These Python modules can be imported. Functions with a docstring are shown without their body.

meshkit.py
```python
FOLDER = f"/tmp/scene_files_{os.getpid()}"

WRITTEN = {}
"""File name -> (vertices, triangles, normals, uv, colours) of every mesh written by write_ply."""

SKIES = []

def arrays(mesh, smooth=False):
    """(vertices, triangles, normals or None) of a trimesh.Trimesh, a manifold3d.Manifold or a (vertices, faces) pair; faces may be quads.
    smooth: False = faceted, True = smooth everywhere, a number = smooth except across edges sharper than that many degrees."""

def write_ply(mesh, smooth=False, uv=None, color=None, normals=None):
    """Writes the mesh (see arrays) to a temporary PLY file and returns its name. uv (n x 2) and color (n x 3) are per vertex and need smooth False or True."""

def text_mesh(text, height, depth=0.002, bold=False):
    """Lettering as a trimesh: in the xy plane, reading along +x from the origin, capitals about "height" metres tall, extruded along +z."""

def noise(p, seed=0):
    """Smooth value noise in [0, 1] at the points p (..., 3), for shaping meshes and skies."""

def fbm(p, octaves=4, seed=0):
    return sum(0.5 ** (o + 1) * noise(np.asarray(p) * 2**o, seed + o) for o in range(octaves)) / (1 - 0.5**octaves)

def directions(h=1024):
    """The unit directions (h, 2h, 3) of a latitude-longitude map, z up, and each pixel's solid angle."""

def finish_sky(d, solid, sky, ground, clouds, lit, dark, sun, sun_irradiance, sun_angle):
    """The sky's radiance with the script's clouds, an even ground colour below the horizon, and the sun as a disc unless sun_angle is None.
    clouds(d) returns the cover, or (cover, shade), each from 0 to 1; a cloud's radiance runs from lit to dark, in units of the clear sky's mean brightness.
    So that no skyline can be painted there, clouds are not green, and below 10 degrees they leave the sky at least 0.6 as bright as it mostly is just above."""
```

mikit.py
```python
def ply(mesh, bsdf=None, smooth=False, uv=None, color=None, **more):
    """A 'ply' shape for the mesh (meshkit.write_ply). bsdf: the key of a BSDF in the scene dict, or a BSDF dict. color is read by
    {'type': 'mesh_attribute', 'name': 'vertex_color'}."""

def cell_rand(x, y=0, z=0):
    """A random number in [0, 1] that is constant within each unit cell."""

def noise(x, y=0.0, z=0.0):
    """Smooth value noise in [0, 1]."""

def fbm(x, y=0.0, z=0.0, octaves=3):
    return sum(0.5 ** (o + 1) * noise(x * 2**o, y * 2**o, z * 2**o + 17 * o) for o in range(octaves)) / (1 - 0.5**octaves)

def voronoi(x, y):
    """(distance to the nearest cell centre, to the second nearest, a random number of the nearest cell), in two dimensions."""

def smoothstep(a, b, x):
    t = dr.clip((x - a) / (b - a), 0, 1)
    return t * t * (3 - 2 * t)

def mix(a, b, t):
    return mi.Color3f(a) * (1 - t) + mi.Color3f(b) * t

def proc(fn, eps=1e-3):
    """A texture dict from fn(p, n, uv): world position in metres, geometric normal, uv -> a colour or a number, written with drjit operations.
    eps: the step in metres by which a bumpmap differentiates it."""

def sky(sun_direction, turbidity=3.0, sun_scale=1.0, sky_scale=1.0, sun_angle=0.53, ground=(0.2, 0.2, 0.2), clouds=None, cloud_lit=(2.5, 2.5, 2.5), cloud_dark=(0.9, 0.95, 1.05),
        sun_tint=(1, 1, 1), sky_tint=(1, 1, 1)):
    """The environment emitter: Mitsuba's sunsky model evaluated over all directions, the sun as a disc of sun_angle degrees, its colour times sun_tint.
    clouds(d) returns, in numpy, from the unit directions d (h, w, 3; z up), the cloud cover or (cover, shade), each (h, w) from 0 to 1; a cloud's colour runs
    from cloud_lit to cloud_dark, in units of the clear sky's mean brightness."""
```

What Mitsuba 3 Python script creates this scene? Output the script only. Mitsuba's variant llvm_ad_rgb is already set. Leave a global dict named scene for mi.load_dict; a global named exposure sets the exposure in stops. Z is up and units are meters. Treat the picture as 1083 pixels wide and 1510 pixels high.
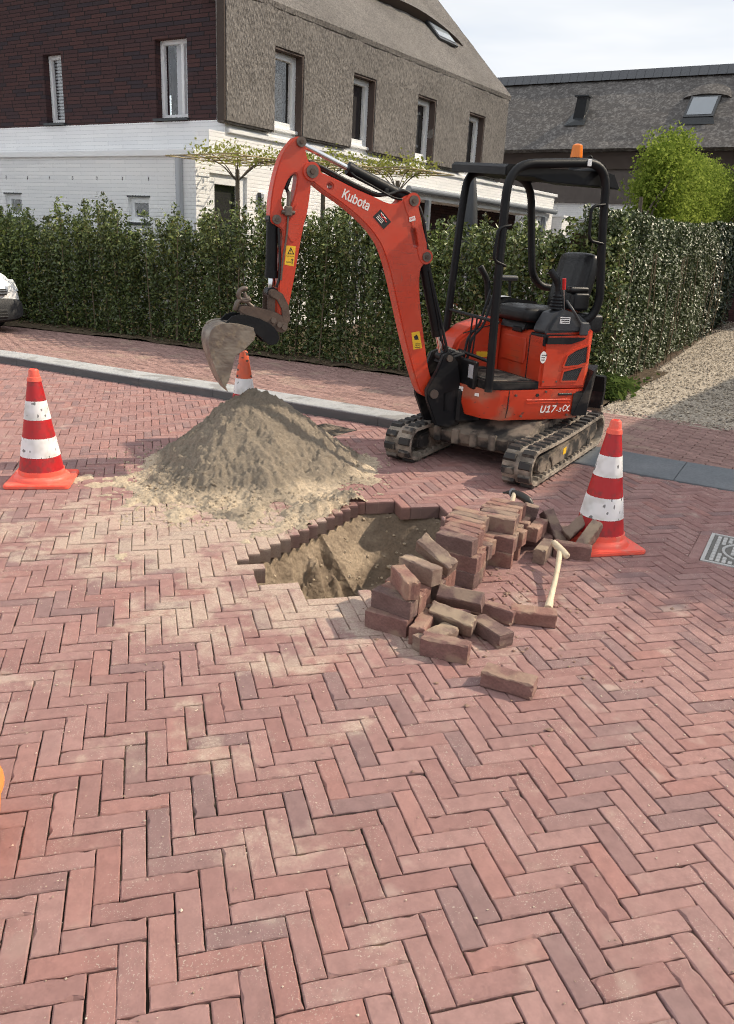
import math
import numpy as np
import trimesh
import drjit as dr
import mitsuba as mi
import manifold3d as m3
import shapely.geometry as sg
from shapely.ops import unary_union
import mikit
import meshkit
from mikit import noise, fbm, cell_rand, smoothstep, mix

T = mi.ScalarTransform4f
PI = math.pi
scene, labels = {}, {}
rng = np.random.default_rng(7)

# ---------------------------------------------------------------- camera, sky, exposure
CAM = np.array([0.0, 0.0, 1.6257])
FWD = np.array([0.0, 0.94702, -0.32116])
UP = np.array([-0.05382, 0.32069, 0.94565])
scene['camera'] = {'type': 'perspective', 'fov': 49.89, 'fov_axis': 'x', 'near_clip': 0.05, 'far_clip': 2000.0,
                   'to_world': T().look_at(origin=CAM.tolist(), target=(CAM + FWD).tolist(), up=UP.tolist())}
exposure = 1.66
SUN_AZ, SUN_EL = math.radians(11), math.radians(41)
SUN = np.array([math.cos(SUN_AZ) * math.cos(SUN_EL), math.sin(SUN_AZ) * math.cos(SUN_EL), math.sin(SUN_EL)])


def clouds(d):
    q = d / np.maximum(d[..., 2:3], 0.06)
    c = meshkit.fbm(q * np.array([0.9, 1.6, 0.5]), 5, 3)
    cover = 0.82 + 0.17 * np.clip((c - 0.42) * 4, -1, 1)
    return cover, np.clip((meshkit.fbm(q * 1.7, 4, 9) - 0.45) * 1.6, 0, 0.5)


scene['sky'] = mikit.sky(SUN, turbidity=3.0, sun_scale=1.0, sky_scale=1.25, sun_angle=0.7, clouds=clouds, cloud_lit=(2.85, 2.9, 2.95), cloud_dark=(2.55, 2.62, 2.7), sun_tint=(0.95, 1.0, 1.08))


# ---------------------------------------------------------------- helpers
def numbered(key):
    if key not in labels and key not in scene and not any(k.startswith(key + '__') for k in scene):
        return key
    n = 1
    while True:
        k = f'{key}_{n:03d}'
        if k not in labels and k not in scene and not any(x.startswith(k + '__') for x in scene):
            return k
        n += 1


_count = {}


def part(parent, name, mesh, bsdf, smooth=False, label=None, kind=None, **kw):
    base = f'{parent}__{name}'
    n = _count.get(base, 0)
    _count[base] = n + 1
    key = base if n == 0 else f'{base}_{n:03d}'
    scene[key] = mikit.ply(mesh, bsdf, smooth=smooth, **kw) if not isinstance(mesh, dict) else mesh
    if label or kind:
        labels[key] = {**({'label': label} if label else {}), **({'kind': kind} if kind else {})}
    return key


_things = {}


def thing(name, label, cat=None, group=None, kind=None):
    n = _things.get(name, 0)
    _things[name] = n + 1
    key = name if n == 0 else f'{name}_{n:03d}'
    labels[key] = {'label': label}
    if cat:
        labels[key]['category'] = cat
    if group:
        labels[key]['group'] = group
    if kind:
        labels[key]['kind'] = kind
    return key


def solo(name, mesh, bsdf, label, cat=None, group=None, kind=None, smooth=False, **kw):
    key = thing(name, label, cat, group, kind)
    scene[key] = mikit.ply(mesh, bsdf, smooth=smooth, **kw) if not isinstance(mesh, dict) else mesh
    return key


def cat(*ms):
    ms = [m for m in ms if m is not None]
    ms = [to_tm(m) for m in ms]
    return trimesh.util.concatenate(ms) if len(ms) > 1 else ms[0]


def to_tm(m):
    if hasattr(m, 'to_mesh'):
        q = m.to_mesh()
        return trimesh.Trimesh(np.asarray(q.vert_properties)[:, :3], np.asarray(q.tri_verts), process=False)
    if isinstance(m, tuple):
        return trimesh.Trimesh(m[0], m[1], process=False)
    return m


def move(m, t=(0, 0, 0), rz=0, rx=0, ry=0, R=None):
    m = to_tm(m).copy()
    v = np.asarray(m.vertices)
    M = np.eye(3)
    for a, ax in ((rx, 0), (ry, 1), (rz, 2)):
        if a:
            c, s = math.cos(a), math.sin(a)
            i, j = [(1, 2), (2, 0), (0, 1)][ax]
            Q = np.eye(3)
            Q[i, i] = c; Q[i, j] = -s; Q[j, i] = s; Q[j, j] = c
            M = Q @ M
    if R is not None:
        M = np.asarray(R) @ M
    m.vertices = v @ M.T + np.asarray(t, float)
    return m


def box(x0, x1, y0, y1, z0, z1, r=0.0, ry=None):
    """A box; r: chamfer of all edges."""
    x0, x1 = min(x0, x1), max(x0, x1); y0, y1 = min(y0, y1), max(y0, y1); z0, z1 = min(z0, z1), max(z0, z1)
    if r <= 0:
        m = trimesh.creation.box((x1 - x0, y1 - y0, z1 - z0))
        m.apply_translation(((x0 + x1) / 2, (y0 + y1) / 2, (z0 + z1) / 2))
        return m
    r = min(r, (x1 - x0) / 2.01, (y1 - y0) / 2.01, (z1 - z0) / 2.01)
    pts = []
    for sx in (0, 1):
        for sy in (0, 1):
            for sz in (0, 1):
                c = np.array([(x0, x1)[sx], (y0, y1)[sy], (z0, z1)[sz]])
                d = np.array([1 - 2 * sx, 1 - 2 * sy, 1 - 2 * sz]) * r
                for k in range(3):
                    q = c + d
                    q[k] = c[k]
                    pts.append(q)
    return to_tm(m3.Manifold.hull_points(np.array(pts)))


def hull(pts):
    return to_tm(m3.Manifold.hull_points(np.asarray(pts, float)))


def rbox(c, size, r, seg=10):
    """rounded box as the hull of eight spheres"""
    h = np.asarray(size) / 2 - r
    s = m3.Manifold.sphere(r, seg)
    return to_tm(m3.Manifold.batch_hull([s.translate([float(c[k] + (h[k] if (i >> k) & 1 else -h[k])) for k in range(3)]) for i in range(8)]))


def frame_of(t):
    t = np.asarray(t, float); t = t / np.linalg.norm(t)
    a = np.cross(t, [0, 0, 1.0] if abs(t[2]) < 0.9 else [1.0, 0, 0]); a /= np.linalg.norm(a)
    return a, np.cross(t, a), t


def tube(pts, r, n=10, caps=True):
    """tube along a polyline with parallel-transported frames"""
    p = np.asarray(pts, float)
    r = np.broadcast_to(np.asarray(r, float), (len(p),))
    t = np.zeros_like(p)
    t[1:-1] = p[2:] - p[:-2]; t[0] = p[1] - p[0]; t[-1] = p[-1] - p[-2]
    t /= np.linalg.norm(t, axis=1, keepdims=True)
    a, b, _ = frame_of(t[0])
    V = []
    ang = np.arange(n) * 2 * PI / n
    for i in range(len(p)):
        a = a - t[i] * (a @ t[i]); a /= np.linalg.norm(a)
        b = np.cross(t[i], a)
        V.append(p[i] + r[i] * (np.cos(ang)[:, None] * a + np.sin(ang)[:, None] * b))
    V = np.vstack(V)
    F = []
    for i in range(len(p) - 1):
        for k in range(n):
            q = (i * n + k, i * n + (k + 1) % n, (i + 1) * n + (k + 1) % n, (i + 1) * n + k)
            F += [(q[0], q[1], q[2]), (q[0], q[2], q[3])]
    if caps:
        V = np.vstack([V, p[0], p[-1]])
        c0, c1 = len(V) - 2, len(V) - 1
        e = (len(p) - 1) * n
        for k in range(n):
            F.append((c0, (k + 1) % n, k)); F.append((c1, e + k, e + (k + 1) % n))
    return trimesh.Trimesh(V, np.array(F), process=False)


def bend(pts, rad, seg=6):
    """polyline with its inner corners rounded"""
    p = [np.asarray(q, float) for q in pts]
    out = [p[0]]
    for i in range(1, len(p) - 1):
        a, b = p[i - 1] - p[i], p[i + 1] - p[i]
        la, lb = np.linalg.norm(a), np.linalg.norm(b)
        d = min(rad, la * 0.48, lb * 0.48)
        s, e = p[i] + a / la * d, p[i] + b / lb * d
        for k in range(seg + 1):
            w = k / seg
            out.append((1 - w) ** 2 * s + 2 * w * (1 - w) * p[i] + w * w * e)
    out.append(p[-1])
    return np.array(out)


def lathe(prof, n=32):
    p = np.asarray(prof, float)
    return trimesh.creation.revolve(p, sections=n)


def cyl(p0, p1, r, n=16):
    return tube([p0, p1], r, n)


def prism(poly, y0, y1):
    """polygon in (x, z) extruded along y"""
    if not hasattr(poly, 'exterior'):
        poly = sg.Polygon(poly)
    polys = list(poly.geoms) if hasattr(poly, 'geoms') else [poly]
    out = []
    for g in polys:
        m = trimesh.creation.extrude_polygon(g, abs(y1 - y0), engine='earcut')
        v = np.asarray(m.vertices)
        m.vertices = np.stack([v[:, 0], max(y0, y1) - v[:, 2], v[:, 1]], 1)
        out.append(m)
    return cat(*out)


def cham_prism(poly, y0, y1, c=0.006):
    """extruded plate in (x, z) with chamfered rims"""
    if not hasattr(poly, 'geom_type'):
        poly = sg.Polygon(poly)
    def cs(gg):
        rings = []
        for g in getattr(gg, 'geoms', [gg]):
            if not g.is_empty:
                rings += [np.array(g.exterior.coords)[:-1]] + [np.array(i.coords)[:-1] for i in g.interiors]
        return m3.CrossSection([r for r in rings], m3.FillRule.EvenOdd)
    h = abs(y1 - y0)
    A, B = cs(poly), cs(poly.buffer(-c, join_style=2))
    body = m3.Manifold.extrude(A, h - 2 * c).translate([0, 0, c]) + m3.Manifold.extrude(B, h)
    m = to_tm(body)
    v = np.asarray(m.vertices)
    m.vertices = np.stack([v[:, 0], max(y0, y1) - v[:, 2], v[:, 1]], 1)
    return m


def poly_round(pts, r, seg=6):
    return sg.Polygon(pts).buffer(-r, quad_segs=seg).buffer(2 * r, quad_segs=seg).buffer(-r, quad_segs=seg)


def grid_mesh(X, Y, Z):
    n, m = X.shape
    V = np.stack([X, Y, Z], -1).reshape(-1, 3)
    i, j = np.meshgrid(np.arange(n - 1), np.arange(m - 1), indexing='ij')
    a = (i * m + j).ravel(); b = ((i + 1) * m + j).ravel(); c = ((i + 1) * m + j + 1).ravel(); d = (i * m + j + 1).ravel()
    F = np.vstack([np.stack([a, b, c], 1), np.stack([a, c, d], 1)])
    m_ = trimesh.Trimesh(V, F, process=False)
    if len(F) and m_.face_normals[:, 2].mean() < 0:
        m_.invert()
    return m_


def wr(x, y, z=0, s=1.0, o=3, seed=0):
    return meshkit.fbm(np.stack([np.asarray(x) * s, np.asarray(y) * s, np.asarray(z) * s + np.zeros_like(np.asarray(x, float))], -1), o, seed)


# ---------------------------------------------------------------- materials
def rgb(*c):
    return {'type': 'rgb', 'value': [float(x) for x in c]}


def pr(name, color, rough=0.7, metal=0.0, spec=0.5, bump=None, bscale=0.0, beps=1e-3, two=True, **kw):
    b = {'type': 'principled', 'base_color': color if isinstance(color, dict) else rgb(*color), 'roughness': rough, 'metallic': metal, 'specular': spec, **kw}
    if bump is not None:
        b = {'type': 'bumpmap', 'arbitrary': mikit.proc(bump, beps), 'scale': bscale, 'bsdf': b}
    scene['mat_' + name] = {'type': 'twosided', 'bsdf': b} if two else b
    return 'mat_' + name


YAW, OX, OY, UNIT = 0.27983, 0.56224, 1.28703, 0.0677
CY, SY = math.cos(YAW), math.sin(YAW)


def herring_tone(p):
    """per-brick random of the herringbone at world p"""
    x, y = p.x - OX, p.y - OY
    a = (x * CY + y * SY) / UNIT
    b = (y * CY - x * SY) / UNIT
    i, j = dr.floor(a), dr.floor(b)
    d = i - j
    k = d - 6 * dr.floor(d / 6)
    hor = k < 2.5
    bi = dr.select(hor, i - k, i)
    bj = dr.select(hor, j, j + (k - 5))
    return cell_rand(bi, bj, 1), cell_rand(bi, bj, 2), cell_rand(bi, bj, 3)


def sand_mask(p):
    """where pale sand lies dusted over the bricks: round the hole and the heap"""
    d1 = dr.sqrt(dr.square((p.x + 0.25) / 1.15) + dr.square((p.y - 3.35) / 0.75))
    d2 = dr.sqrt(dr.square((p.x + 0.95) / 0.95) + dr.square((p.y - 4.3) / 0.75))
    d3 = dr.sqrt(dr.square((p.x + 0.5) / 1.1) + dr.square((p.y - 2.3) / 1.0))
    m = dr.maximum(1.15 - d1, 1.5 - d2)
    m = dr.maximum(m, 0.42 - 0.50 * d3)
    n = fbm(p.x * 5.0, p.y * 5.0, 0.3, 4)
    n2 = fbm(p.x * 26.0, p.y * 26.0, 4.3, 3)
    return smoothstep(0.25, 0.95, m * 0.85 + (n - 0.5) * 2.2 + (n2 - 0.5) * 0.9)


def c_road(p, n, uv):
    r1, r2, r3 = herring_tone(p)
    c = mix((0.290, 0.160, 0.148), (0.345, 0.207, 0.192), r1)
    c = mix(c, (0.215, 0.145, 0.145), smoothstep(0.78, 0.97, r2) * 0.65)
    c = mix(c, (0.37, 0.185, 0.16), smoothstep(0.80, 1.0, r3) * 0.5)
    f = fbm(p.x * 34.0, p.y * 34.0, p.z * 34.0, 3)
    g = fbm(p.x * 160.0, p.y * 160.0, p.z * 160.0, 2)
    c = c * (0.67 + 0.26 * f + 0.18 * g)
    big = fbm(p.x * 1.3, p.y * 1.3, 7.7, 3)
    stain = smoothstep(0.60, 0.85, fbm(p.x * 9.0, p.y * 9.0, r1 * 0.6, 4)) * (0.3 + 0.9 * smoothstep(0.35, 0.6, big))
    c = mix(c, (0.50, 0.42, 0.36), stain * 0.36)
    s = sand_mask(p)
    c = mix(c, (0.50, 0.42, 0.335), dr.clip(s * (0.20 + 0.75 * g), 0, 0.85))
    spk = smoothstep(0.82, 0.90, noise(p.x * 330.0, p.y * 330.0, 2.0)) * smoothstep(0.45, 0.65, fbm(p.x * 12.0, p.y * 12.0, 3.0, 2))
    c = mix(c, (0.52, 0.47, 0.40), spk * 0.5)
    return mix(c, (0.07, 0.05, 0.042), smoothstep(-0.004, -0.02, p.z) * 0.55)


def b_brick(p, n, uv):
    return fbm(p.x * 170.0, p.y * 170.0, p.z * 170.0, 3) + 0.35 * smoothstep(0.70, 0.80, noise(p.x * 90.0, p.y * 90.0, p.z * 90.0))


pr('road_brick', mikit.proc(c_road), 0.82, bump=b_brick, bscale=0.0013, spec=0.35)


def c_bed(p, n, uv):
    g = fbm(p.x * 90.0, p.y * 90.0, p.z * 90.0, 3)
    wet = fbm(p.x * 4.0, p.y * 4.0, p.z * 6.0, 3)
    sand = mix((0.36, 0.285, 0.21), (0.20, 0.155, 0.115), smoothstep(0.30, 0.62, wet + 0.22 * smoothstep(-0.05, 0.35, p.x))) * (0.7 + 0.6 * g)  # damp in random patches; sand also darker towards the right side
    joint = mix((0.035, 0.028, 0.022), (0.13, 0.10, 0.075), smoothstep(0.52, 0.72, fbm(p.x * 14.0, p.y * 14.0, 0.0, 3)))
    joint = mix(joint, (0.36, 0.28, 0.2), sand_mask(p) * 0.9)
    far = smoothstep(2.0, 7.0, p.y)
    joint = mix(joint, (0.20, 0.15, 0.115), far * 0.55)
    return mix(joint, sand, smoothstep(-0.03, -0.06, p.z))


pr('bed', mikit.proc(c_bed), 0.95, spec=0.15, bump=lambda p, n, uv: fbm(p.x * 38.0, p.y * 38.0, p.z * 38.0, 4), bscale=0.018)


def c_sand(p, n, uv):
    g = fbm(p.x * 110.0, p.y * 110.0, p.z * 110.0, 3)
    h = fbm(p.x * 3.5, p.y * 3.5, p.z * 3.5, 3)
    dry = smoothstep(0.42, 0.72, h * 0.6 + 0.36 * smoothstep(0.11, 0.015, p.z) + 0.02)
    return mix((0.225, 0.190, 0.150), (0.45, 0.37, 0.275), dry) * (0.68 + 0.62 * g)


pr('sand', mikit.proc(c_sand), 0.95, spec=0.12, bump=lambda p, n, uv: fbm(p.x * 75.0, p.y * 75.0, p.z * 75.0, 3), bscale=0.010)


def c_pave(p, n, uv):
    a = cell_rand(dr.floor(p.x * 9.0 + p.y * 4.0), dr.floor(p.y * 14.0 + p.x * 7.0), 5)
    f = fbm(p.x * 40.0, p.y * 40.0, 0.0, 3)
    c = mix((0.225, 0.140, 0.125), (0.30, 0.19, 0.17), a) * (0.75 + 0.5 * f)
    return mix(c, (0.36, 0.29, 0.22), smoothstep(0.6, 0.8, fbm(p.x * 3.0, p.y * 3.0, 1.0, 4)) * 0.35)


pr('pave_brick', mikit.proc(c_pave), 0.85, spec=0.3)
pr('joint', (0.075, 0.06, 0.05), 0.95, spec=0.1)


def c_kerb(p, n, uv):
    f = fbm(p.x * 60.0, p.y * 60.0, p.z * 60.0, 3)
    s = fbm(p.x * 3.0, p.y * 3.0, p.z * 12.0, 4)
    c = mix((0.30, 0.31, 0.32), (0.40, 0.40, 0.395), s) * (0.85 + 0.3 * f)
    c = mix(c, (0.075, 0.077, 0.08), smoothstep(0.090, 0.074, p.z) * (0.75 + 0.25 * s))  # front face: its shade and its grime both put into a darker colour
    return mix(c, (0.16, 0.15, 0.14), smoothstep(0.58, 0.75, fbm(p.x * 6.0, p.y * 6.0, p.z * 30.0, 3)) * 0.5)


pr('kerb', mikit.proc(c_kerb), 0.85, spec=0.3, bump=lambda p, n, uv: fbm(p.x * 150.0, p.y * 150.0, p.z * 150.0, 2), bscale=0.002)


def c_soil(p, n, uv):
    f = fbm(p.x * 18.0, p.y * 18.0, 0.0, 4)
    return mix((0.045, 0.034, 0.024), (0.13, 0.10, 0.07), f)


pr('soil', mikit.proc(c_soil), 0.95, spec=0.1)


def c_white(p, n, uv):
    """white painted brickwork: course and perpend lines"""
    r = p.z / 0.0625
    row = dr.floor(r)
    fz = r - row
    s = (p.x * 0.5 + p.y * 0.87 + p.x * 0.36) / 0.22 + 0.5 * (row - 2 * dr.floor(row / 2))
    fs = s - dr.floor(s)
    j = dr.maximum(smoothstep(0.17, 0.08, fz), smoothstep(0.06, 0.02, fs) * 0.35)
    a = cell_rand(dr.floor(s), row, 2)
    w = fbm(p.x * 1.3, p.y * 1.3, p.z * 1.8, 3)
    c = mix((0.82, 0.825, 0.83), (0.88, 0.88, 0.875), a) * (0.93 + 0.10 * w)
    return mix(c, (0.58, 0.585, 0.59), j * 0.6)


def bk_white(p, n, uv):
    r = p.z / 0.0625
    row = dr.floor(r)
    fz = r - row
    return smoothstep(0.03, 0.16, fz) * smoothstep(1.0, 0.9, fz) + 0.15 * fbm(p.x * 30.0, p.y * 30.0, p.z * 30.0, 2)


pr('white_brick', mikit.proc(c_white), 0.75, spec=0.3, bump=bk_white, bscale=0.004, beps=2e-3)


def c_dark(p, n, uv):
    r = p.z / 0.0625
    row = dr.floor(r)
    fz = r - row
    s = (p.x * 0.86 - p.y * 0.51 + p.y * 0.9) / 0.21 + cell_rand(row, 3, 1)
    fs = s - dr.floor(s)
    j = dr.maximum(smoothstep(0.2, 0.1, fz), smoothstep(0.07, 0.03, fs))
    a, b = cell_rand(dr.floor(s), row, 2), cell_rand(dr.floor(s), row, 7)
    c = mix((0.058, 0.032, 0.034), (0.085, 0.042, 0.040), a)
    c = mix(c, (0.046, 0.034, 0.040), smoothstep(0.6, 0.9, b))
    return mix(c, (0.026, 0.020, 0.021), j)


pr('dark_brick', mikit.proc(c_dark), 0.85, spec=0.25, bump=bk_white, bscale=0.008, beps=2e-3)


def c_thatch(p, n, uv):
    st = fbm(p.x * 46.0, p.y * 46.0, p.z * 15.0, 3)
    ft = noise(p.x * 95.0, p.y * 95.0, p.z * 30.0)
    bg = fbm(p.x * 1.1, p.y * 1.1, p.z * 1.1, 4)
    c = mix((0.100, 0.092, 0.087), (0.265, 0.247, 0.232), smoothstep(0.12, 0.88, st * 0.65 + ft * 0.35))
    return c * (0.72 + 0.56 * bg)


def b_thatch(p, n, uv):
    return fbm(p.x * 44.0, p.y * 44.0, p.z * 14.0, 3) + 0.5 * noise(p.x * 90.0, p.y * 90.0, p.z * 26.0)


pr('thatch', mikit.proc(c_thatch), 0.95, spec=0.1, bump=b_thatch, bscale=0.024, beps=3e-3)
pr('thatch_far', mikit.proc(lambda p, n, uv: mix((0.110, 0.103, 0.099), (0.235, 0.224, 0.213), smoothstep(0.38, 0.80, fbm(p.x * 11.0, p.y * 11.0, p.z * 9.0, 3) * 0.6 + 0.4 * noise(p.x * 23.0, p.y * 23.0, p.z * 16.0))) * (0.7 + 0.6 * fbm(p.x * 0.5, p.y * 0.5, p.z * 0.9, 4))), 0.95, spec=0.1)
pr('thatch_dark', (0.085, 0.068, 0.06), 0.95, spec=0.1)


def c_reed(p, n, uv):
    st = fbm(p.x * 9.0, p.y * 9.0, p.z * 3.0, 3)
    bd = fbm(p.x * 0.6, p.y * 0.6, p.z * 2.2, 3)
    return mix((0.10, 0.086, 0.08), (0.17, 0.15, 0.14), st * 0.6 + bd * 0.4)


pr('reed_wall', mikit.proc(c_reed), 0.95, spec=0.1)
pr('white_paint', (0.78, 0.79, 0.80), 0.4, spec=0.5)
pr('grey_paint', (0.42, 0.44, 0.47), 0.45)
pr('zinc', (0.20, 0.22, 0.25), 0.4, metal=0.3)
pr('dark_frame', (0.030, 0.034, 0.038), 0.35)
pr('brown_wood', (0.075, 0.052, 0.045), 0.7)
pr('dark_room', (0.018, 0.018, 0.02), 0.9)
pr('curtain', (0.55, 0.56, 0.58), 0.9)
pr('blind', (0.35, 0.37, 0.39), 0.6)
scene['mat_glass'] = {'type': 'thindielectric', 'int_ior': 1.6}
pr('sky_glass', (0.20, 0.23, 0.26), 0.06, spec=1.0, metal=0.0, clearcoat=1.0)
pr('tile', (0.10, 0.105, 0.115), 0.5)
# ---------------------------------------------------------------- ground, road, hole
from scipy import ndimage


def brick_mesh(L, W, H, seed, nl=6, nw=3, wob=0.0009, cham=0.003, chip=0.45):
    """a clinker brick, top at z = 0, edges worn and a little uneven"""
    r = np.random.default_rng(seed)
    a, b = L / 2, W / 2
    pts = []
    for (p, q, n) in (((-a, -b), (a, -b), nl), ((a, -b), (a, b), nw), ((a, b), (-a, b), nl), ((-a, b), (-a, -b), nw)):
        for k in range(n):
            w = k / n
            pts.append((p[0] + (q[0] - p[0]) * w, p[1] + (q[1] - p[1]) * w))
    P = np.array(pts)
    n = len(P)
    out = P * (1 + 0 * P) + r.normal(0, wob * 0.5, P.shape)
    c = cham * (0.7 + 0.6 * r.random(n))
    for k in range(n):
        if r.random() < chip * 0.12:
            c[k] += r.uniform(0.003, 0.009)
    ins = P - np.sign(P) * np.minimum(c[:, None], 0.3 * W) * (np.abs(np.abs(P) - [a, b]) < 1e-6)
    top = np.column_stack([ins, r.normal(0, 0.0003, n)])
    mid = np.column_stack([out, -c * 0.9])
    bot = np.column_stack([out, np.full(n, -H)])
    V = np.vstack([top, mid, bot, [[0, 0, 0.0004]], [[0, 0, -H]]])
    F = []
    for k in range(n):
        j = (k + 1) % n
        F += [(3 * n, k, j), (k, n + k, n + j), (k, n + j, j), (n + k, 2 * n + k, 2 * n + j), (n + k, 2 * n + j, n + j), (3 * n + 1, 2 * n + j, 2 * n + k)]
    return trimesh.Trimesh(V, np.array(F), process=False)


KDIR = np.array([0.8616, -0.5075]); KNOR = np.array([0.5075, 0.8616]); K0 = np.array([0.19, 7.262])


def kdev(s):
    return np.interp(s, [-12, -5.46, -4.27, -3.1, -1.9, 0, 2.07, 2.99, 8], [-1.3, -0.27, -0.23, -0.16, -0.05, 0, -0.075, 0.0, 0.1])


def kpt(s, d=0.0):
    """point at s along the kerb's front line and d behind it"""
    s = np.asarray(s, float)
    q = K0 + np.multiply.outer(s, KDIR) + np.multiply.outer(kdev(s) + d, KNOR)
    return q


def ksd(x, y):
    dx, dy = np.asarray(x) - K0[0], np.asarray(y) - K0[1]
    s = dx * KDIR[0] + dy * KDIR[1]
    return s, dx * KNOR[0] + dy * KNOR[1] - kdev(s)


def zpave(s):
    t = np.clip((np.asarray(s, float) - 0.25) / 0.8, 0, 1)
    return 0.092 - 0.042 * t * t * (3 - 2 * t)


PIT = sg.Polygon([(-0.73, 3.79), (-0.62, 4.0), (-0.17, 4.68), (-0.14, 4.82), (0.02, 5.06), (0.50, 4.98), (0.60, 4.72), (0.40, 3.95), (0.30, 3.57), (0.0, 3.5), (-0.25, 3.49), (-0.30, 3.64), (-0.5, 3.62), (-0.55, 3.82)])
MANHOLE = sg.Polygon([(1.93, 4.25), (2.20, 4.74), (2.68, 4.48), (2.41, 3.99)])
GRATE = sg.Polygon([(-0.36, 6.80), (-0.66, 7.02), (-0.44, 7.34), (-0.14, 7.12)])
ROADW = 0.6

def row_along(p, e, off, n):
    """frame bricks laid lengthwise along an edge"""
    e = np.array(e); L = np.linalg.norm(e); d = e / L; nn = np.array([-d[1], d[0]])
    return [(*(np.array(p) + d * (L * (k + 0.5) / n) + nn * off), math.atan2(d[1], d[0]), L / n) for k in range(n)]


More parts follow.
